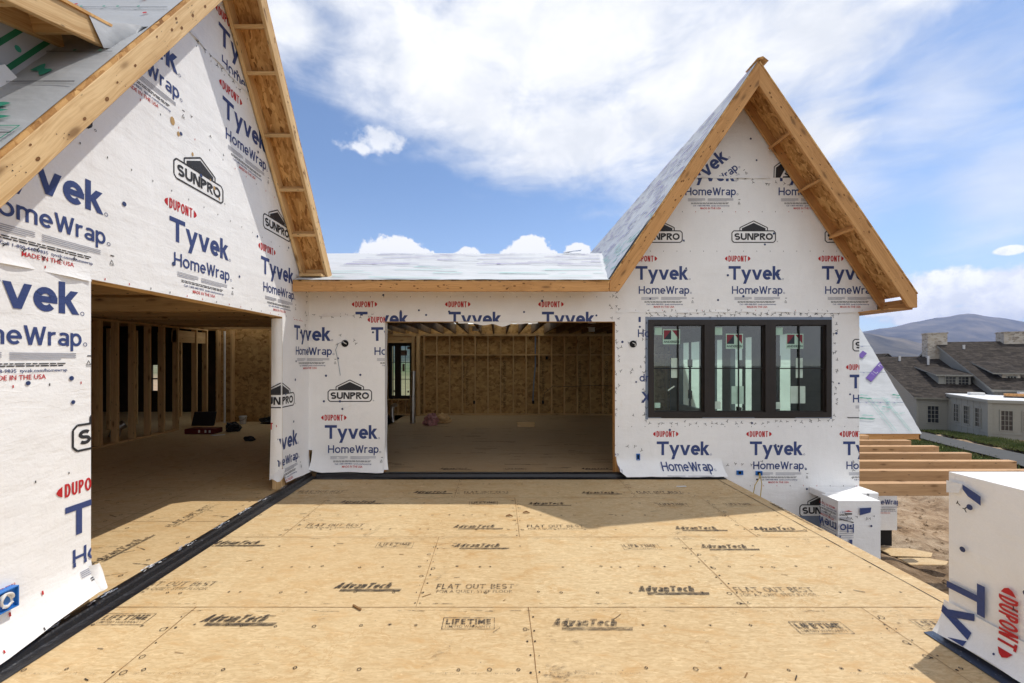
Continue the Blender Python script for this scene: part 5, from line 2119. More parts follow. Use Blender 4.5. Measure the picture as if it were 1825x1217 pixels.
WX = (2.351, 5.193)
WZ = (0.917, 2.434)
g = Geo()
LAP2 = 2.56
P_left = [[(CX1, WZ[0]), (WX[0], WZ[0]), (WX[0], WZ[1]), (CX1, WZ[1])]]
P_right = [[(WX[1], WZ[0]), (GX1, WZ[0]), (GX1, WZ[1]), (WX[1], WZ[1])]]
P_band = [[(CX1, WZ[1]), (GX1, WZ[1]), (GX1, LAP2), (CX1, LAP2)]]
P_low = [[(CX1, 0.30), (GX1, 0.30), (GX1, WZ[0]), (CX1, WZ[0])], [(3.5, -0.63), (GX1, -0.63), (GX1, 0.30), (3.5, 0.30)]]
gp = ccw([(CX1, LAP2), (5.93, LAP2), (5.93, T2(5.93) - 0.04), (AX, AZ - 0.04), (CX1, T2(CX1) - 0.04)])
SPL = 4.655
P_gab = [clip(gp, [(-9, -9), (20, -9), (20, SPL), (-9, SPL)])]
P_top = [clip(gp, [(-9, SPL), (20, SPL), (20, 20), (-9, 20)])]
for p in P_left + P_right + P_band + P_low + P_gab + P_top:
    PF.fill(g, p, 'wrap')
flare(g, (0, YW, 0), (0, -1, 0), (1, 0, 0), CX1 + 0.02, 3.50, 0.30, lambda u: 0.036 + 0.10 * max(0, (CX1 + 0.12 - u) / 0.12), lambda u: 0.205 + 0.010 * math.sin(u * 7), nu=50, shapes=sheet(2.486, 0.32, (CX1, 3.5, -0.1, 0.3)))
PF.prints(g, sheet(2.153, 3.06, (CX1, GX1, LAP2, SPL)), P_gab)
PF.prints(g, sheet(2.486, 0.32, (CX1, GX1, -0.72, WZ[0])), P_low)
PF.prints(g, drawn('Ho', 2.19, 2.165, 0.19, 0.122, 'ink_navy', 0.155) + rect(2.20, 2.40, 2.235, 2.48, 'ink_navy') + drawn('dn', 2.215, 1.47, 0.17, 0.12, 'ink_navy', 0.155)
          + text('X', 2.24, 1.145, 0.17, 0.16, 'ink_navy', 0.03), P_left + P_band)
PF.prints(g, move(TYV, 5.50, 1.364) + move(SUN, 5.50, 1.364), P_right)
top = move(TYV, 0, 0) + move(sunpro(), 0, 0)
rt = math.radians(40)
PF.prints(g, move(TYV, 2.98, 4.42, rt), P_top)
PF.prints(g, move(SUN, 4.95, 4.05, math.radians(62)), P_top)
RRn = random.Random(17)
mk = []
x0, x1, z0, z1 = WX[0], WX[1], WZ[0], WZ[1]
for a, b in (((x0 - .1, z1 + .07), (x1 + .2, z1 + .07)), ((x0 - .1, z1 + .12), (x1 + .1, z1 + .12)), ((x0 - .1, z0 - .08), (x1 + .1, z0 - .08)), ((x0 - .06, z0), (x0 - .06, z1)), ((x1 + .08, z0), (x1 + .08, z1)),
             ((CX1 + .03, .9), (CX1 + .03, 2.5)), ((CX1 + .25, 0.95), (x0, 0.92)), ((1.90, 1.6), (2.3, 1.7)), ((1.9, 2.0), (2.3, 2.2)), ((GX1 - .08, -.5), (GX1 - .08, .3)),
             ((2.0, .50), (2.3, .40)), ((3.55, 0.2), (4.2, 0.2)), ((3.5, 4.66), (4.6, 4.55)), ((CX1 + .03, 2.5), (CX1 + .04, 3.0))):
    mk += scribbles(a, b, 0.10, RRn, 0.035, 0.030)
mk += caps((2.0, 5.4, 2.6, 4.6), 12, RRn) + caps((2.0, 5.5, -0.5, 0.85), 11, RRn) + caps((5.25, 5.6, 1.0, 2.4), 3, RRn) + caps((1.9, 2.3, 1.0, 2.4), 4, RRn) + caps((3.2, 4.3, 4.6, 5.6), 3, RRn)
PF.prints(g, mk, P_left + P_right + P_band + P_low + P_gab + P_top, 0.0035)
# tape round the window
tp_ = []
for a, b, c3, d in ((x0 - .045, x0, z0 - .04, z1 + .05), (x1, x1 + .03, z0 - .03, z1 + .05), (x0, x1, z1, z1 + .045), (x0, x1, z0 - .02, z0)):
    tp_ += rect(a, c3, b, d, 'tape_blue')
PF.prints(g, tp_, P_left + P_right + P_band + P_low, 0.0015)
for a, b, zl in ((CX1 + 0.02, 5.64, LAP2), (3.02, 4.45, SPL)):
    flare(g, (0, YW, 0), (0, -1, 0), (1, 0, 0), a, b, zl + 0.06, lambda u: zl - 0.010 + 0.016 * mn.noise(Vector((u * 2.9, zl, 0))), lambda u: 0.007 + 0.010 * abs(mn.noise(Vector((u * 3.9, zl, 5)))), nu=90, nv=4)
# membrane below the sheet, then the dark foundation
g.face([PF.at(3.40, -0.86, -0.01), PF.at(GX1, -0.86, -0.01), PF.at(GX1, -0.63, 0.0), PF.at(3.40, -0.63, 0.0)], 'tape_blue')
g.face([PF.at(1.83, -3.0, -0.02), PF.at(GX1, -3.0, -0.02), PF.at(GX1, -0.86, -0.01), PF.at(1.83, -0.86, -0.01)], 'hole_black')
g.build('wall', RW)
# side wall toward the yard, with sheet stretched over its window holes
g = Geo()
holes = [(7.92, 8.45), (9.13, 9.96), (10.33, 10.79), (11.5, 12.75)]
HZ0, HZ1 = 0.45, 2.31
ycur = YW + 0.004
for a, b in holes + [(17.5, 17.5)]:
    g.box(GX1 - 0.12, GX1 - 0.002, ycur, a, -3.0, 3.16, 'glass_tone_board')
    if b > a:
        g.box(GX1 - 0.12, GX1 - 0.002, a, b, -3.0, HZ0, 'glass_tone_board')
        g.box(GX1 - 0.12, GX1 - 0.002, a, b, HZ1, 3.16, 'glass_tone_board')
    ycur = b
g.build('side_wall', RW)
g = Geo()
g.grid([[(GX1 + 0.003 + 0.002 * mn.noise(Vector((y, z, 0))), y, z) for y in [YW + 0.002 + (17.4 - YW) * k / 60 for k in range(61)]] for z in [-0.75 + 3.9 * k / 20 for k in range(21)]], 'wrap_backlit')
g.build('side_wrap', RW)
for yy in (8.3, 9.45, 12.1):
    board('stud', (GX1 - 0.121, yy, HZ0), (GX1 - 0.121, yy, HZ1), (1, 0, 0), 0.06, (0, 1, 0), 0.03, 'tool_black', RW, 0)
g = Geo()
for yy, zz, a, b in ((8.35, 1.78, .24, .22), (9.55, 1.70, .28, .2), (9.55, 1.05, .06, .25), (8.3, .95, .10, .5), (12.1, 1.7, .3, .22), (12.1, .8, .25, .25), (12.1, 1.3, .1, .3), (9.65, .62, .22, .2)):
    g = Geo()
    g.box(GX1 - 0.10, GX1 - 0.095, yy - a / 2, yy + a / 2, zz - b / 2, zz + b / 2, 'sticker_brown')
    g.build('sticker', RW)
# roof slopes
for sgn in (-1, 1):
    xe = 1.56 if sgn < 0 else 6.01
    q = [(AX, FY - 0.002, AZ), (AX, 18.5, AZ), (xe, 18.5, T2(xe)), (xe, FY - 0.002, T2(xe))]
    slope('roof_sheathing', q, (sgn * PITCH, 0, 1), 0.020, RW, 'osb', (sgn, 0, -PITCH))
SLP = Plane((AX, FY, AZ), (0, -1, 0), Vector((1, 0, PITCH)).normalized())
g = Geo()
Ls = (AX - 1.56) / c_
rows = []
for i in range(41):
    v = -Ls * i / 40
    rows.append([SLP.at(-0.012 - (12.5 - 0.012) * k / 80, v - 0.001, 0.005 + 0.016 * abs(mn.noise(Vector((k * 0.5, v * 2.6, 1)))) * min(1, k)) for k in range(81)])
g.grid(rows[::-1], 'underlay')
sp_ = []
RSn = random.Random(41)
v = -0.15
while v > -Ls:
    x = -0.1
    while x > -12:
        L_ = RSn.uniform(0.12, 0.6)
        if RSn.random() < 0.62:
            tl = RSn.uniform(-0.02, 0.05)
            sp_ += poly([(x, v), (x - L_, v + tl), (x - L_, v + tl + 0.03), (x, v + RSn.uniform(0.02, 0.06))], (RSn.choice(('print_violet', 'print_purple')) if v > -Ls + 1.3 else 'print_teal'))
        x -= L_ + RSn.uniform(0.1, 0.5)
    v -= RSn.uniform(0.09, 0.17)
SLP.prints(g, sp_, [[(-12.3, -Ls + .05), (-0.03, -Ls + .05), (-0.03, -0.03), (-12.3, -0.03)]], 0.026)
# doubled valley sheet with torn edge at the low corner
rows = []
for i in range(12):
    f = i / 11
    v = -Ls + 0.02 + 1.15 * f
    rows.append([SLP.at(-0.02 - (0.95 - 0.3 * f + 0.1 * math.sin(i * 2.1)) * k / 8 * (1 + 1.2 * (1 - f)), v, 0.024 + 0.010 * mn.noise(Vector((k * .6, i * .5, 2)))) for k in range(9)])
g.grid(rows, 'underlay')
g.build('underlayment', RW)
g = Geo()
SRP = Plane((AX, FY, AZ), (0, 1, 0), Vector((-1, 0, PITCH)).normalized())
SRP.fill(g, [(0.01, -(6.0 - AX) / c_), (12.5, -(6.0 - AX) / c_), (12.5, -0.001), (0.01, -0.001)], 'underlay', 0.004)
g.build('underlayment', RW)
# rake boards, wall rafters, lookouts, eave ends
th2 = 0.327
ZC2 = 2.575


def xpoly(pts, y):
    return [(x, y, z) for x, z in pts]


xr = AX + (AZ - dz - th2 - ZC2) / PITCH
ZC2 = 2.558
rgt = [(AX, AZ - dz), (AX, AZ - dz - th2), (xr, ZC2), (6.0, ZC2), (6.0, T2(6.0) - dz)]
xl = AX - (AZ - dz - th2 - 2.79) / PITCH
lft = [(AX, AZ - dz), (1.60, T2(1.60) - dz), (1.60, 2.79), (xl, 2.79), (AX, AZ - dz - th2)]
for pts, gr in ((rgt, (1, 0, -PITCH)), (lft, (1, 0, PITCH))):
    g = Geo()
    g.prism(xpoly(pts, FY), (0, 0.038, 0), 'fir_brown')
    mid_ = dz + th2 / 2
    lumber_marks(g, Plane((0, FY, 0), (1, 0, 0), (0, 0, 1)), *(((AX + .1, T2(AX + .1) - mid_), (5.8, T2(5.8) - mid_)) if pts is rgt else ((1.75, T2(1.75) - mid_), (AX - .1, T2(AX - .1) - mid_))), 0.17, 8, RRn)
    g.build('rake_board', RW, (gr, (0, -1, 0)), 0.004)
    g = Geo()
    g.prism(xpoly([(AX, AZ - dz), (AX, AZ - dz - 0.21), (AX + (AZ - dz - 0.21 - ZC2) / PITCH, ZC2), (6.0, ZC2), (6.0, T2(6.0) - dz)] if pts is rgt else [(AX, AZ - dz), (1.9, T2(1.9) - dz), (1.9, T2(1.9) - dz - 0.21), (AX, AZ - dz - 0.21)], YW - 0.060), (0, 0.038, 0), 'fir_brown')
    g.build('ladder_rafter', RW, (gr, (0, -1, 0)), 0.003)
for sgn, xs_l in ((1, (4.026, 4.50, 4.956, 5.437)), (-1, (3.40, 2.95, 2.5, 2.05))):
    for x in xs_l:
        x -= sgn * 0.17
        dS = Vector((sgn, 0, -PITCH)).normalized()
        nr = Vector((sgn * PITCH, 0, 1)).normalized()
        p0 = Vector((x, FY + 0.039, T2(x) - dz - 0.001))
        g = Geo()
        g.prism([p0, p0 + dS * 0.038, p0 + dS * 0.038 - nr * 0.178, p0 - nr * 0.178], (0, YW - 0.061 - FY - 0.039, 0), 'fir_brown')
        g.build('lookout', RW, ((0, 1, 0), nr), 0.002)
board('fascia', (5.962, FY + 0.039, ZC2), (5.962, 17.5, ZC2), (0, 0, 1), 0.14, (1, 0, 0), 0.036, 'fir_brown', RW, 0.002)
g = Geo()
g.box(GX1 - 0.02, 5.98, FY + 0.05, 17.5, 2.535, 2.556, 'fir_brown')
g.build('soffit', RW)
g = Geo()
g.prism([(AX - 0.03, FY - 0.01, AZ + 0.02), (AX + 0.05, FY - 0.01, AZ + 0.045), (AX + 0.13, FY - 0.01, AZ - 0.02), (AX + 0.02, FY - 0.01, AZ + 0.005)], (0, 0.3, 0), 'osb')
g.build('ridge_scrap', RW)

# triple window
win = part_empty('window', RW, (AX, YW, 1.67))
third = (WX[1] - WX[0]) / 3
ANR = random.Random(2)
for k in range(3):
    a, b = WX[0] + third * k, WX[0] + third * (k + 1)
    i0, i1, j0, j1 = window_unit(win, a, b, WZ[0], WZ[1], YW - 0.001 * k, 0.080, 0.06, (1, 1), 0.09)
    yg = YW + 0.0265
    GP = Plane((0, yg, 0), (1, 0, 0), (0, 0, 1))
    g = Geo()
    sx = i0 + (0.16, 0.20, 0.20)[k]
    sz = j1 - (0.30, 0.37, 0.37)[k]
    q = rect(sx, sz, sx + 0.27, sz + 0.235, 'sticker_green')
    GP.prints(g, q, [[(i0, j0), (i1, j0), (i1, j1), (i0, j1)]], 0.001)
    q = rect(sx + 0.015, sz + 0.075, sx + 0.13, sz + 0.22, 'sticker_black') + poly([(sx + 0.015, sz + 0.075), (sx + 0.13, sz + 0.22), (sx + 0.015, sz + 0.22)], 'sticker_red')
    q += poly([(sx + 0.145, sz + 0.22), (sx + 0.255, sz + 0.075), (sx + 0.255, sz + 0.22)], 'sticker_red')
    q += text('ANDERSEN', sx + 0.012, sz + 0.022, 0.245, 0.034, 'sticker_black', 0.02)
    GP.prints(g, q, [[(i0, j0), (i1, j0), (i1, j1), (i0, j1)]], 0.002)
    g.build('label_sticker', win)
    g = Geo()
    q = rect(i0 + 0.03, j1 - 0.155, i0 + 0.145, j1 - 0.035, 'sticker_green')
    if k == 0:
        q += rect(i0 + 0.29, j0 + 0.53, i0 + 0.40, j0 + 0.84, 'sticker_white') + rect(i0 + 0.03, j0 + 0.06, i0 + 0.12, j0 + 0.14, 'sticker_green')
        q += line((i0 + 0.24, j0 + 0.33), (i0 + 0.34, j0 + 0.40), 0.02, 'sticker_white')
    if k == 1:
        q += rect(i0 + 0.29, j0 + 0.12, i0 + 0.48, j0 + 0.40, 'sticker_green') + rect(i0 + 0.03, j0 + 0.04, i0 + 0.12, j0 + 0.16, 'sticker_white')
    if k == 2:
        q += rect(i0 + 0.27, j0 + 0.13, i0 + 0.50, j0 + 0.40, 'sticker_white') + rect(i0 + 0.35, j0 + 0.53, i0 + 0.46, j0 + 0.84, 'sticker_white')
        q += rect(i0 + 0.04, j0 + 0.04, i0 + 0.11, j0 + 0.15, 'sticker_white')
    for q1 in q:
        g = Geo()
        GP.prints(g, [q1], [[(i0, j0), (i1, j0), (i1, j1), (i0, j1)]], 0.001)
        g.build('sticker', win)
# lamp hole, outlet boxes
g = Geo()
hx2, hz2 = (1128 - 887) / 114.05, EYE + 27 / 114.05
g.prism([PF.at(hx2 + 0.055 * math.cos(a_ * 0.5236), hz2 + 0.055 * math.sin(a_ * 0.5236), 0.003) for a_ in range(12)], (0, -0.012, 0), 'hole_black')
lb2 = g.build('lamp_box', RW)
g = Geo()
g.tube([(hx2 - .01, YW - 0.02, hz2 + .02), (hx2 + .02, YW - .05, hz2), (hx2 + .03, YW - .02, hz2 - .03)], 0.006, 'cable_white', 6)
g.build('wire', lb2)


def blue_box(parent, x, z, wd, ht):
    gg = Geo()
    t_ = 0.008
    for a, b, c3, d in ((x, x + wd, z, z + t_), (x, x + wd, z + ht - t_, z + ht), (x, x + t_, z + t_, z + ht - t_), (x + wd - t_, x + wd, z + t_, z + ht - t_)):
        gg.box(a, b, YW - 0.018, YW + 0.001, c3, d, 'box_blue')
    gg.face([PF.at(x, z, 0.005), PF.at(x + wd, z, 0.005), PF.at(x + wd, z + ht, 0.005), PF.at(x, z + ht, 0.005)], 'box_blue')
    gg.box(x + wd * 0.3, x + wd * 0.7, YW - 0.012, YW - 0.006, z + ht * 0.2, z + ht * 0.8, 'hole_black')
    return gg.build('outlet_box', parent)


for px, py, wd, ht in ((1137, 814, 0.055, 0.10), (1318, 842, 0.10, 0.065), (1352, 843, 0.10, 0.065)):
    b_ = blue_box(RW, (px - 887) / 114.05 - wd / 2, EYE - (py - 640) / 114.05 - ht / 2, wd, ht)
g = Geo()
bx_, bz_ = (1352 - 887) / 114.05, EYE - 203 / 114.05
g.tube([(bx_, YW - 0.02, bz_), (bx_ - 0.05, YW - 0.10, bz_ - 0.05), (bx_ - 0.13, YW - 0.12, bz_ - 0.15), (bx_ - 0.145, YW - 0.10, bz_ - 0.30), (bx_ - 0.13, YW - 0.08, bz_ - 0.55)], 0.0065, 'cable_yellow', 6)
g.tube([(bx_ + 0.01, YW - 0.02, bz_), (bx_ + 0.0, YW - 0.08, bz_ - 0.15), (bx_ - 0.03, YW - 0.09, bz_ - 0.35), (bx_ - 0.05, YW - 0.08, bz_ - 0.6)], 0.0065, 'cable_yellow', 6)
tag(g.build('cable'), 'two loose yellow cables drooping from a blue outlet box below the triple window', 'cable')

# ================================================================== lower wing behind, with steep underlayment roof
BW = thing('house_wing', 'far lower wing with a steep roof of green printed underlayment behind the beams', 'house wing', (8.5, 11.6, -0.2), 'wings of the unfinished house')
EY, EZ, RXE = 11.5, EYE - 2.03, 11.6
sl2 = Vector((0, 1, 1.55)).normalized()
BR_ = Plane((0, EY, EZ), (1, 0, 0), sl2)
top_v = 2.15 / sl2.y
slope('roof_sheathing', [BR_.at(5.7, 0), BR_.at(RXE, 0), BR_.at(RXE, top_v), BR_.at(5.7, top_v)], BR_.n, 0.02, BW, 'osb', (0, 1, 1.55))
g = Geo()
rows = []
for i in range(41):
    v = top_v * i / 40
    rows.append([BR_.at(5.7 + (RXE + 0.02 - 5.7) * k / 40, v - 0.02, 0.006 + 0.022 * abs(mn.noise(Vector((k * 0.55, v * 3.4, 6)))) + 0.01 * mn.noise(Vector((k * 0.2, v * 8, 1)))) for k in range(41)])
g.grid(rows, 'underlay')
ur = []
URn = random.Random(6)
for v in (0.95, 1.95, 2.9):
    ur += wobble((5.8, v), (RXE, v - 0.02), 0.014, 'cable_grey', URn, 30)
    for k in range(20):
        ur += rect(7.5 + 0.2 * k, v - 0.05, 7.5 + 0.2 * k + 0.05, v - 0.03, 'print_violet')
for x, v, a, b in ((10.35, 1.06, .42, .034), (10.45, 1.16, .25, .025), (11.38, 1.16, .26, .034), (11.45, 1.08, .22, .025), (10.05, 0.42, .50, .034), (10.2, 0.52, .35, .025), (10.9, 0.78, .25, .03)):
    ur += swoosh(x, v, a, b, 'print_green' if b > 0.030 else 'print_teal', URn)
ur += move(rect(0, 0, 0.9, 0.17, 'print_purple') + text('TITANIUM UDL', 0.03, 0.03, 0.84, 0.11, 'underlay', 0.02), 11.0, 1.60, math.radians(39))
ur += move(rect(0, 0, 0.3, 0.13, 'print_purple'), 11.12, 2.42, math.radians(39))
for x in (10.85, 10.95, 11.3, 11.36):
    ur += line((x, 0.05), (x - 0.25, 1.1), 0.012, 'print_teal')
for _ in range(24):
    x = URn.uniform(10.3, 10.9)
    yv = URn.uniform(0.55, 1.05)
    ur += rect(x + 0.45, yv, x + 0.45 + URn.uniform(0.05, 0.16), yv + 0.010, 'print_teal')
BR_.prints(g, ur, [[(5.8, 0.0), (RXE, 0.0), (RXE, top_v - 0.02), (5.8, top_v - 0.02)]], 0.034)
g.build('underlayment', BW)
board('fascia', (5.7, EY, EZ - 0.17), (RXE, EY, EZ - 0.17), (0, 0, 1), 0.15, (0, 1, 0), 0.038, 'fir_brown', BW, 0.002)
board('rake_board', (RXE, EY, EZ - 0.20), (RXE, EY + 2.1, EZ + 2.1 * 1.55 - 0.20), (0, 0, 1), 0.16, (-1, 0, 0), 0.038, 'fir_brown', BW, 0.002)
g = Geo()
BWp = Plane((0, EY + 0.45, 0), (1, 0, 0), (0, 0, 1))
bw = [[(5.7, -3.6), (10.95, -3.6), (10.95, -0.1), (5.7, -0.1)]]
BWp.fill(g, bw[0], 'wrap')
BWp.prints(g, move(TYV, 10.07, -0.37) + move(TYV, 8.6, -0.37), bw)
g.box(10.90, 10.95, EY + 0.455, EY + 2.0, -3.6, -0.12, 'wrap')
g.build('wall', BW)

# ================================================================== porch beams
BM = thing('beam_frame', 'row of bare timber beams reaching out from the wrapped gable wall', 'beams', (7.6, 8.5, -0.3))
by = [6.56, 7.32, 8.0, 8.67, 9.36, 10.04, 10.72]
for k, y in enumerate(by):
    zt = EYE - 1.95
    xe = 9.86 + 0.05 * ((k * 7) % 3 - 1)
    if k == 6:
        xe = 9.5
    board('beam', (GX1 + 0.006, y, zt - 0.19), (xe, y, zt - 0.19), (0, 0, 1), 0.19, (0, 1, 0), 0.135, 'glulam', BM, 0.003)

# ================================================================== wrapped pillars


def pillar(label, x0, x1, y0, y1, z0, z1, seed, foot=None, extra=None):
    t_ = thing('wrapped_pillar', label, 'pillar', (0.5 * (x0 + x1), 0.5 * (y0 + y1), foot if foot is not None else z0), 'wrapped pillars')
    rn = random.Random(seed)
    gg = Geo()
    FR = Plane((x0, y0, 0), (1, 0, 0), (0, 0, 1))
    LF = Plane((x0, y1, 0), (0, -1, 0), (0, 0, 1))
    RT = Plane((x1, y0, 0), (0, 1, 0), (0, 0, 1))
    BK = Plane((x1, y1, 0), (-1, 0, 0), (0, 0, 1))
    wx, wy = x1 - x0, y1 - y0
    for P_, wd in ((FR, wx), (LF, wy), (RT, wy), (BK, wx)):
        rows_ = []
        for i in range(15):
            z = z0 + (z1 - z0) * i / 14
            rows_.append([P_.at(wd * k / 10, z, 0.016 * (0.5 + mn.noise(Vector((seed + k * 0.5 + P_.o.x, z * 2.4, seed)))) * math.sin(math.pi * k / 10) * math.sin(math.pi * i / 14) + (0.06 * (1 - i / 2) ** 2 if (i < 2 and foot is None) else 0)) for k in range(11)])
        gg.grid(rows_, 'wrap')
    rows_ = []
    for i in range(9):
        rows_.append([(x0 + wx * k / 8, y0 + wy * i / 8, z1 + 0.030 * abs(mn.noise(Vector((k * 0.7, i * 0.7, seed)))) * math.sin(math.pi * k / 8) * math.sin(math.pi * i / 8)) for k in range(9)])
    gg.grid(rows_, 'wrap')
    if extra:
        extra(gg, FR, LF, wx, wy, rn)
    gg.build('wrap', t_)
    return t_


def near_marks(gg, FR, LF, wx, wy, rn):
    # on this side face the print runs downward
    q = move(TYV, 0.007, 0.447, -math.pi / 2)
    q = [(pts, m_) for pts, m_ in q]
    pc = [[(0.005, 0.05), (wy - 0.01, 0.05), (wy - 0.01, 1.02), (0.005, 1.02)]]
    q += disc(0.14, 0.90, 0.018, 'cap_nail') + disc(0.10, 0.62, 0.017, 'cap_nail') + disc(0.42, 0.52, 0.017, 'cap_nail') + disc(0.30, 0.10, 0.006, 'cap_nail')
    q += poly([(0.10, 1.03), (0.20, 0.985), (0.20, 0.93), (0.13, 0.965), (0.10, 1.0)], 'ink_navy') + poly([(0.005, 1.03), (0.10, 1.03), (0.08, 0.97), (0.005, 0.95)], 'tape')
    q += scribbles((0.06, 0.92), (0.12, 0.86), 0.03, rn, 0.02, 0.02) + scribbles((0.3, 0.5), (0.45, 0.30), 0.15, rn, 0.03, 0.02)
    LF.prints(gg, q, [[(0.005, 0.24), (wy - 0.01, 0.24), (wy - 0.01, 1.06), (0.005, 1.06)]], 0.022)
    flare(gg, LF.at(0, 0, 0.018), LF.n, LF.u, -0.015, wy, 0.24, lambda u: 0.035 + 0.02 * math.sin(u * 5), lambda u: 0.075, shapes=q)


# where the downward print sits: T nearest the far edge of the face
pillar('big white wrapped pillar standing on the deck edge at the lower right', 2.955, 3.75, 1.15, 2.745, 0.03, 1.083, 3, None, near_marks)
g = Geo()
g.prism([(2.79, 0.9, 0.005), (2.955, 0.9, 0.005), (2.955, 2.80, 0.005), (2.83, 2.785, 0.005)], (0, 0, 0.003), 'membrane_blue')
g.build('flashing', deck)


def mid_marks(gg, FR, LF, wx, wy, rn):
    q = move(TYV, 0.255, -0.71, math.pi) + disc(0.16, -0.52, 0.016, 'cap_nail') + disc(0.45, -0.52, 0.016, 'cap_nail')
    q += poly([(0.13, -0.30), (0.07, -0.32), (0.19, -0.32)], 'ink_red') + rect(0.08, -0.36, 0.18, -0.34, 'ink_black')
    q += poly([(0.29, -0.27), (0.45, -0.26), (0.44, -0.33), (0.29, -0.37)], 'ink_navy') + scribbles((0.05, -0.42), (0.55, -0.40), 0.08, rn, 0.03, 0.025)
    for k in range(4):
        q += rect(0.0, -0.60 - 0.03 * k, 0.20, -0.592 - 0.03 * k, 'ink_grey')
    q += wobble((0.0, -0.42), (0.2, -0.47), 0.012, 'ink_black', rn, 5)
    FR.prints(gg, q, [[(0.003, -2.4), (wx - 0.003, -2.4), (wx - 0.003, -0.20), (0.003, -0.20)]], 0.022)
    q = move(TYV, wy + 0.255, -0.71, math.pi)
    for k in range(3):
        q += rect(0.02, -0.62 - 0.035 * k, 0.30, -0.612 - 0.035 * k, 'ink_grey')
    q += text('MADE IN THE USA', 0.03, -0.47, 0.24, 0.03, 'ink_red', 0.012) + scribbles((0.03, -0.3), (0.28, -0.5), 0.05, rn, 0.05, 0.03)
    LF.prints(gg, q, [[(0.003, -2.4), (wy - 0.003, -2.4), (wy - 0.003, -0.2), (0.003, -0.2)]], 0.022)


pillar('wrapped pillar with upside down lettering rising beside the deck below the triple window', 4.79, 5.39, 5.90, 6.215, -2.7, -0.175, 5, None, mid_marks)


def far_marks(gg, FR, LF, wx, wy, rn):
    FR.prints(gg, move(TYV, 0.14, -1.42, 0) + text('E', 0.28, -1.18, 0.14, 0.14, 'ink_navy', 0.02), [[(0.003, -2.2), (wx - 0.003, -2.2), (wx - 0.003, -0.4), (0.003, -0.4)]], 0.022)


fp_ = pillar('far wrapped pillar on a dark foot under the ends of the beams', 8.60, 9.53, 10.0, 10.6, -2.26, -0.33, 7, -2.7, far_marks)
g = Geo()
g.box(8.66, 9.47, 10.06, 10.55, -2.9, -2.255, 'hole_black')  # near-black block below the wrap
g.build('foot', fp_, None, 0.01)
# small wrapped end at the wall corner
g = Geo()
g.box(4.86, 5.665, 6.225, 6.545, -0.27, -0.165, 'wrap')
CP = Plane((4.86, 6.225, 0), (1, 0, 0), (0, 0, 1))
CP.prints(g, scribbles((0.5, -0.23), (0.8, -0.21), 0.07, RRn, 0.04, 0.03), [[(0, -.26), (.8, -.26), (.8, -.17), (0, -.17)]], 0.003)
g.build('corner_wrap', RW, None, 0.01)

# ================================================================== the shingled house across the path
HU, HW = Vector((0.888, -0.46, 0)), Vector((0.46, 0.888, 0))
HO = Vector((40, 40, 0))
HS = thing('shingled_house', 'large pale house with dark shingle roofs and stone chimneys beyond the path', 'house', (44, 40, -5.2))


def hp(u, w_, z):
    p = HO + HU * u + HW * w_
    return (p.x, p.y, z)


def hwall(g, pts, mat, thk=0.2):
    g.prism([hp(*p) for p in pts], HW * 0.001, mat)


BASE = -6.3


def hbox(name, u0, u1, w0, w1, z0, z1, mat, parent=None):
    gg = Geo()
    gg.prism([hp(u0, w0, z0), hp(u1, w0, z0), hp(u1, w1, z0), hp(u0, w1, z0)], (0, 0, z1 - z0), mat)
    return gg.build(name, parent or HS)


# main block A: walls with a gable end
g = Geo()
g.prism([hp(0, 0, BASE), hp(0, 0, -1.85), hp(0, 11, 1.95), hp(0, 22, -1.85), hp(0, 22, BASE)], HU * 8.5, 'siding')
g.build('wall', HS)


def roof(name, u0, u1, w0, z0, w1, z1, thk=0.14, parent=None):
    gg = Geo()
    d = Vector(hp(u0, w1, z1)) - Vector(hp(u0, w0, z0))
    n_ = HU.cross(d).normalized()
    if n_.z < 0:
        n_ = -n_
    gg.prism([Vector(hp(u0, w0, z0)), Vector(hp(u1, w0, z0)), Vector(hp(u1, w1, z1)), Vector(hp(u0, w1, z1))], n_ * -thk, 'shingle', 'trim_white')
    return gg.build(name, parent or HS, (HU, n_))


roof('roof', -0.35, 8.6, -0.45, -1.80, 11.0, 2.12)
roof('roof', 8.6, -0.35, 22.4, -1.80, 11.0, 2.12)
# small gable on the ridge behind
g = Geo()
g.prism([hp(0.2, 12, 1.2), hp(1.2, 12, 2.35), hp(2.2, 12, 1.2)], HW * 5, 'siding')
g.build('gable_end', HS)
for a, b in ((0.0, 1.2), (2.4, 1.2)):
    gg = Geo()
    gg.prism([hp(a, 11.7, 1.15), hp(b, 11.7, 2.4), hp(b, 17, 2.4), hp(a, 17, 1.15)], (0, 0, 0.1), 'shingle')
    gg.build('gable_roof', HS)
# flat roofed bay
hbox('bay_wall', 2.1, 20, -6.7, -0.05, BASE, -1.50, 'trim_white')
hbox('bay_cornice', 1.95, 20.1, -6.85, -0.2, -1.62, -1.40, 'trim_white')
hbox('flat_roof', 2.1, 20, -6.6, 0.4, -1.398, -1.38, 'membrane_roof')
for k in range(7):
    hbox('panel_trim', 2.08, 2.10, -6.4 + 0.95 * k, -6.32 + 0.95 * k, BASE, -1.65, 'trim_white')
hbox('belt_course', 2.06, 2.10, -6.7, -0.3, -4.05, -3.97, 'trim_white')
hbox('belt_course', 2.1, 20, -6.74, -6.70, -4.05, -3.97, 'trim_white')
hbox('corner_board', 2.0, 2.25, -6.78, -6.5, BASE, -1.63, 'trim_white')
hbox('corner_board', -0.04, 0.14, -0.04, 0.14, BASE, -1.95, 'trim_white')
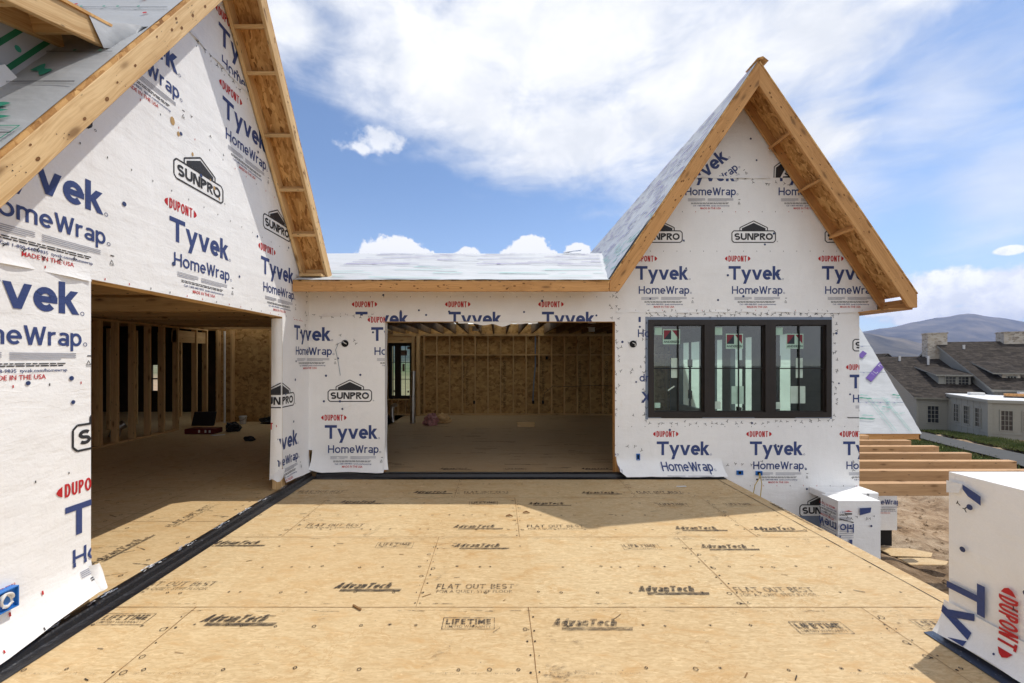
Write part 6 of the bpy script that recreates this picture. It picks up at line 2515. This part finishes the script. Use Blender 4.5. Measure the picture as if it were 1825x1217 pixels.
# main block B, taller
g = Geo()
g.prism([hp(5.1, 0.0, BASE), hp(5.1, 0.0, -0.85), hp(5.1, 11, 3.55), hp(5.1, 22, -0.85), hp(5.1, 22, BASE)], HU * 22, 'siding')
g.build('wall', HS)
roof('roof', 4.85, 28, -0.45, -0.90, 11, 3.75, 0.2)
roof('roof', 28, 4.85, 22.5, -0.9, 11, 3.75, 0.2)
# chimneys
for u0, w0, wd, dp, zt in ((4.15, 10.2, 1.6, 1.5, 4.65), (10.1, 10.2, 2.0, 1.5, 4.6)):
    c_h = hbox('chimney', u0, u0 + wd, w0, w0 + dp, 0.0, zt, 'stone')
    hbox('cap', u0 - 0.06, u0 + wd + 0.06, w0 - 0.06, w0 + dp + 0.06, zt + 0.001, zt + 0.13, 'stone', c_h)


def hwindow(parent, u, z, wd, ht, w_, face='w', nx=3, nz=4):
    """window on a wall facing the viewer (face w) or on the side wall (face u)"""
    f = Geo()
    if face == 'w':
        P_ = lambda a, b, o_: Vector(hp(u + a, w_ - o_, z + b))
    else:
        P_ = lambda a, b, o_: Vector(hp(w_ - o_, u - a, z + b))

    def bx(a0, a1, b0, b1, o0, o1, mat):
        q = [P_(a0, b0, o0), P_(a1, b0, o0), P_(a1, b1, o0), P_(a0, b1, o0)]
        f.prism(q, P_(a0, b0, o1) - P_(a0, b0, o0), mat)
    t_ = 0.075
    for a0, a1, b0, b1 in ((-t_, 0, -t_, ht + t_), (wd, wd + t_, -t_, ht + t_), (0, wd, ht, ht + t_), (0, wd, -t_, 0)):
        bx(a0, a1, b0, b1, 0.001, 0.05, 'trim_white')
    for i in range(1, nx):
        bx(wd * i / nx - 0.015, wd * i / nx + 0.015, 0, ht, 0.012, 0.028, 'trim_white')
    for j in range(1, nz):
        bx(0, wd, ht * j / nz - 0.015, ht * j / nz + 0.015, 0.012, 0.027, 'trim_white')
    wdw = f.build('window', parent)
    f = Geo()
    f.face([P_(0, 0, 0.008), P_(wd, 0, 0.008), P_(wd, ht, 0.008), P_(0, ht, 0.008)], 'dark_pane')
    f.build('pane', wdw)


hwindow(HS, 0.75, -4.15, 0.75, 1.55, 0.0)
for u_ in (-1.3, -3.0, -4.8):
    hwindow(HS, u_, -3.72, 0.80, 1.50, 2.1, 'u')
for u_ in (2.75, 3.95, 5.15, 6.35):
    hwindow(HS, u_, -3.72, 0.62, 1.5, -6.7)
# dormers
d1 = hbox('dormer', 2.55, 4.82, 3.0, 6.0, -1.0, 0.36, 'trim_white')
roof('roof', 2.2, 4.84, 2.55, 0.30, 7.6, 1.02, 0.12, d1)
hwindow(d1, 3.05, -0.72, 0.70, 0.82, 3.0, 'w', 3, 3)
hwindow(d1, 3.95, -0.72, 0.70, 0.82, 3.0, 'w', 3, 3)
for u0 in (6.5, 11.4, 16.2):
    d2 = hbox('dormer', u0, u0 + 1.15, 2.0, 6.5, -0.9, 0.56, 'stone')
    roof('roof', u0 - 0.75, u0 + 1.5, 1.6, 0.56, 9.0, 2.12 + 0.35, 0.12, d2)
    hwindow(d2, u0 + 0.32, -0.62, 0.55, 0.86, 2.0, 'w', 3, 3)
for u0, w0 in ((1.6, 9.6), (3.6, 8.4), (6.6, 9.0)):
    g = Geo()
    b0 = Vector(hp(u0, w0, 0))
    g.tube([b0 + Vector((0, 0, 1.0 if u0 < 5 else 2.5)), b0 + Vector((0, 0, 2.2 if u0 < 5 else 3.35))], 0.10, 'vent_metal', 8)
    g.build('vent_pipe', HS)
# roofing stock left on the flat roof
for i, (u0, w0, L_, wd, hh, mt) in enumerate(((4.3, -3.6, 1.6, 0.25, 0.10, 'shingle'), (5.2, -1.6, 4.5, 0.35, 0.22, 'fir_brown'), (6.3, -0.95, 0.9, 0.4, 0.35, 'vent_metal'), (8.0, -0.95, 1.1, 0.4, 0.4, 'vent_metal'), (3.2, -1.2, 0.9, 0.6, 0.22, 'paper'))):
    o = Geo()
    o.prism([hp(u0, w0, -1.375), hp(u0 + L_, w0, -1.375), hp(u0 + L_, w0 + wd, -1.375), hp(u0, w0 + wd, -1.375)], (0, 0, hh), mt)
    ob = o.build(('roofing_bundle', 'plank_stack', 'roofing_pallet', 'roofing_pallet', 'foam_board')[i], None, None, 0.01)
    tag(ob, ('thin dark shingle bundle lying on the white flat roof of the far house', 'long brown plank stack on the white flat roof beside the main shingle slope',
             'left pale roofing stack under the stone dormer of the far house', 'right pale roofing stack beyond the stone dormer of the far house',
             'white foam board lying under the twin dormer window of the far house')[i], ('bundle', 'planks', 'pallet', 'pallet', 'board')[i])

# ================================================================== loose things lying about
g = Geo()
dx0, dy0 = -2.37, 11.7
g.tube([(dx0, dy0, ZF + .003), (dx0, dy0, 0.80)], 0.078, 'galvanised', 20)
g.tube([(dx0, dy0, 0.80), (dx0, dy0, 0.82)], 0.082, 'galvanised', 20)
g.tube([(dx0 + .005, dy0, 0.80), (dx0 + .015, dy0, 1.49)], 0.064, 'galvanised', 20)
tag(g.build('steel_duct'), 'tall shiny steel duct pipe standing upright beside the window of the bare room', 'duct')
g = Geo()
pts, rr_ = [], []
for k in range(46):
    f = k / 45
    pts.append((-2.93 - 0.03 * math.sin(f * 3.0) + (0.10 * max(0, f - 0.8) / 0.2 if f > 0.8 else 0), 11.75, ZF + 0.02 + 0.54 * f - (0.05 * (f - 0.85) / 0.15 if f > 0.85 else 0)))
    rr_.append(0.058 + 0.007 * math.sin(k * 2.1))
g.tube(pts, rr_, 'galvanised', 14)
tag(g.build('flexible_duct'), 'short crinkled flexible duct standing under the window of the bare room', 'duct')


def blob_mesh(name, c, r, mat, seed, amp=0.35, flat=0.0):
    bm = bmesh.new()
    bmesh.ops.create_icosphere(bm, subdivisions=3, radius=1.0)
    for v in bm.verts:
        n_ = mn.fractal(v.co * 2.1 + Vector((seed, 0, 0)), 0.9, 2.0, 4)
        v.co *= 1 + amp * n_
        v.co = Vector((v.co.x * r[0], v.co.y * r[1], max(v.co.z, -0.55) * r[2]))
    zmin = min(v.co.z for v in bm.verts)
    for v in bm.verts:
        v.co.z -= zmin
    me = bpy.data.meshes.new(name)
    bm.to_mesh(me)
    bm.free()
    me.materials.append(M(mat))
    o = bpy.data.objects.new(name, me)
    COL.objects.link(o)
    o.location = c
    return o


tag(blob_mesh('plastic_bag', (-1.82, 11.35, ZF), (0.20, 0.16, 0.19), 'bag_pink', 3, 0.5), 'crumpled pink plastic bag on the floor near the steel duct', 'bag')
tag(blob_mesh('rag_bundle', (-1.52, 11.75, ZF), (0.20, 0.14, 0.16), 'stud', 9, 0.5), 'brown bundle lying just behind the pink plastic bag', 'bundle')
g = Geo()
g.box(0.52, 0.98, 11.0, 11.22, ZF + .002, ZF + 0.10, 'stud')
tag(g.build('wood_offcut', None, None, 0.005), 'short dark wood offcut lying alone on the dusty floor of the bare room', 'offcut')

# open tool case in the left room
tc = thing('tool_case', 'open black and red tool case on the floor of the left room', 'tool case', (-7.1, 10.15, ZF))
g = Geo()
g.box(-7.45, -6.75, 9.95, 10.30, ZF + 0.001, ZF + 0.12, 'tool_red')
g.build('body', tc, None, 0.015)
g = Geo()
g.prism([(-7.55, 10.31, ZF + 0.14), (-7.00, 10.31, ZF + 0.14), (-7.08, 10.52, ZF + 0.46), (-7.62, 10.52, ZF + 0.46)], (0, 0.06, 0.0), 'tool_black')
g.build('lid', tc, None, 0.01)
for x in (-7.1, -6.95, -6.85):
    g = Geo()
    g.box(x, x + 0.035, 9.935, 9.95, ZF + 0.04, ZF + 0.10, 'plastic_white')
    g.build('latch', tc)
bu = thing('bucket', 'small white bucket on the floor against the end wall of the left room', 'bucket', (-7.02, 11.55, ZF))
g = Geo()
g.tube([(-7.02, 11.55, ZF + .002), (-7.02, 11.55, ZF + 0.22)], [0.075, 0.095], 'plastic_white', 16)
g.tube([(-7.02, 11.55, ZF + 0.19), (-7.02, 11.55, ZF + 0.21)], 0.102, 'plastic_white', 16)
g.build('body', bu)
g = Geo()
g.tube([(-7.115, 11.55, ZF + 0.19), (-7.10, 11.45, ZF + 0.13), (-7.02, 11.42, ZF + 0.10), (-6.94, 11.45, ZF + 0.13), (-6.925, 11.55, ZF + 0.19)], 0.005, 'tool_black', 6)
g.build('handle', bu)
tag(blob_mesh('tool_bag', (-6.55, 10.35, ZF), (0.17, 0.13, 0.15), 'tool_black', 15, 0.5), 'small black bag on the floor between the tool case and the white bucket', 'bag')
tag(blob_mesh('tool_bag', (-6.35, 11.6, ZF), (0.24, 0.12, 0.12), 'tool_black', 22, 0.5), 'black bag against the end wall beside the jamb of the left opening', 'bag')
g = Geo()
g.prism([(-6.66, 9.72, ZF + .004), (-6.40, 9.80, ZF + .004), (-6.44, 9.92, ZF + .004), (-6.70, 9.84, ZF + .004)], (0, 0, 0.012), 'paper')
tag(g.build('paper_sheet'), 'folded white paper sheet on the dark floor in front of the black bag', 'paper')
tag(blob_mesh('hand_tool', (-5.42, 9.15, ZF), (0.12, 0.06, 0.07), 'tool_black', 31, 0.3), 'dark hand tool lying alone on the floor of the left room', 'tool')
g = Geo()
g.tube([(-8.75, 9.55, ZF + .002), (-8.72, 9.6, 0.25), (-8.62, 9.7, 0.33)], 0.10, 'galvanised', 14)
tag(g.build('duct_elbow'), 'shiny duct elbow on the floor behind the framed partition', 'duct')
# scraps on the deck
x, y = floor_at(1214, 868)
g = Geo()
g.prism([(x - .07, y - .01, .006), (x + .07, y - .015, .006), (x + .07, y + .02, .006), (x - .06, y + .015, .006)], (0, 0, 0.008), 'paper')
tag(g.build('white_scrap'), 'small white scrap on the shaded deck below the triple window', 'scrap')
x, y = floor_at(633, 1086)
g = Geo()
g.prism([(x - .03, y + .03, .005), (x + .045, y - .025, .005), (x + .05, y - .012, .005), (x - .025, y + .042, .005)], (0, 0, 0.01), 'seam')
tag(g.build('wood_splinter'), 'brown wood splinter lying on the sunlit deck near the front', 'splinter')
for px, py, lb in ((908, 921, 'small dark bark chip on the sunlit deck left of the gable shadow'), (938, 915, 'small dark bark chip on the deck at the edge of the gable shadow')):
    x, y = floor_at(px, py)
    g = Geo()
    g.tube([(x - .04, y, .012), (x, y + .01, .02), (x + .04, y - .012, .012)], [0.006, 0.012, 0.004], 'seam', 6)
    tag(g.build('bark_chip'), lb, 'chip')
# sheathing scraps on the soil beside the far pillar
for i, (x, y, a_, L_, wd) in enumerate(((9.35, 9.55, -0.12, 1.0, 0.42), (9.05, 8.85, -0.05, 0.9, 0.30))):
    z = max(gz(x + u_, y + v_) + ground_bump(x + u_, y + v_) for u_ in (-.5, 0, .5) for v_ in (-.3, 0, .3)) + 0.01
    c2, s2 = math.cos(a_), math.sin(a_)
    q = [(x + c2 * p_ - s2 * r_, y + s2 * p_ + c2 * r_, z + 0.02 * p_) for p_, r_ in ((-L_ / 2, -wd / 2), (L_ / 2 - .2, -wd / 2), (L_ / 2, 0), (L_ / 2 - .3, wd / 2), (-L_ / 2, wd / 2))]
    g = Geo()
    g.prism(q, (0, 0, 0.018), 'subfloor')
    tag(g.build('sheathing_scrap'), ('larger tan sheathing scrap on the soil at the foot of the far pillar', 'smaller tan sheathing scrap on the soil nearest the deck')[i], 'scrap', 'sheathing scraps on the soil')

# ================================================================== air
m = bpy.data.materials.new('haze')
m.use_nodes = True
m.node_tree.nodes.clear()
t = NT(m.node_tree)
out = t.node('ShaderNodeOutputMaterial')
pv = t.node('ShaderNodeVolumePrincipled')
pv.inputs['Color'].default_value = (0.50, 0.62, 1.0, 1)
pv.inputs['Density'].default_value = 0.000095
pv.inputs['Anisotropy'].default_value = 0.2
t.l.new(pv.outputs[0], out.inputs['Volume'])
MATS['haze'] = m
g = Geo()
g.box(-12500, 12500, -650, 7600, -60, 760, 'haze')
tag(g.build('haze'), kind='stuff')
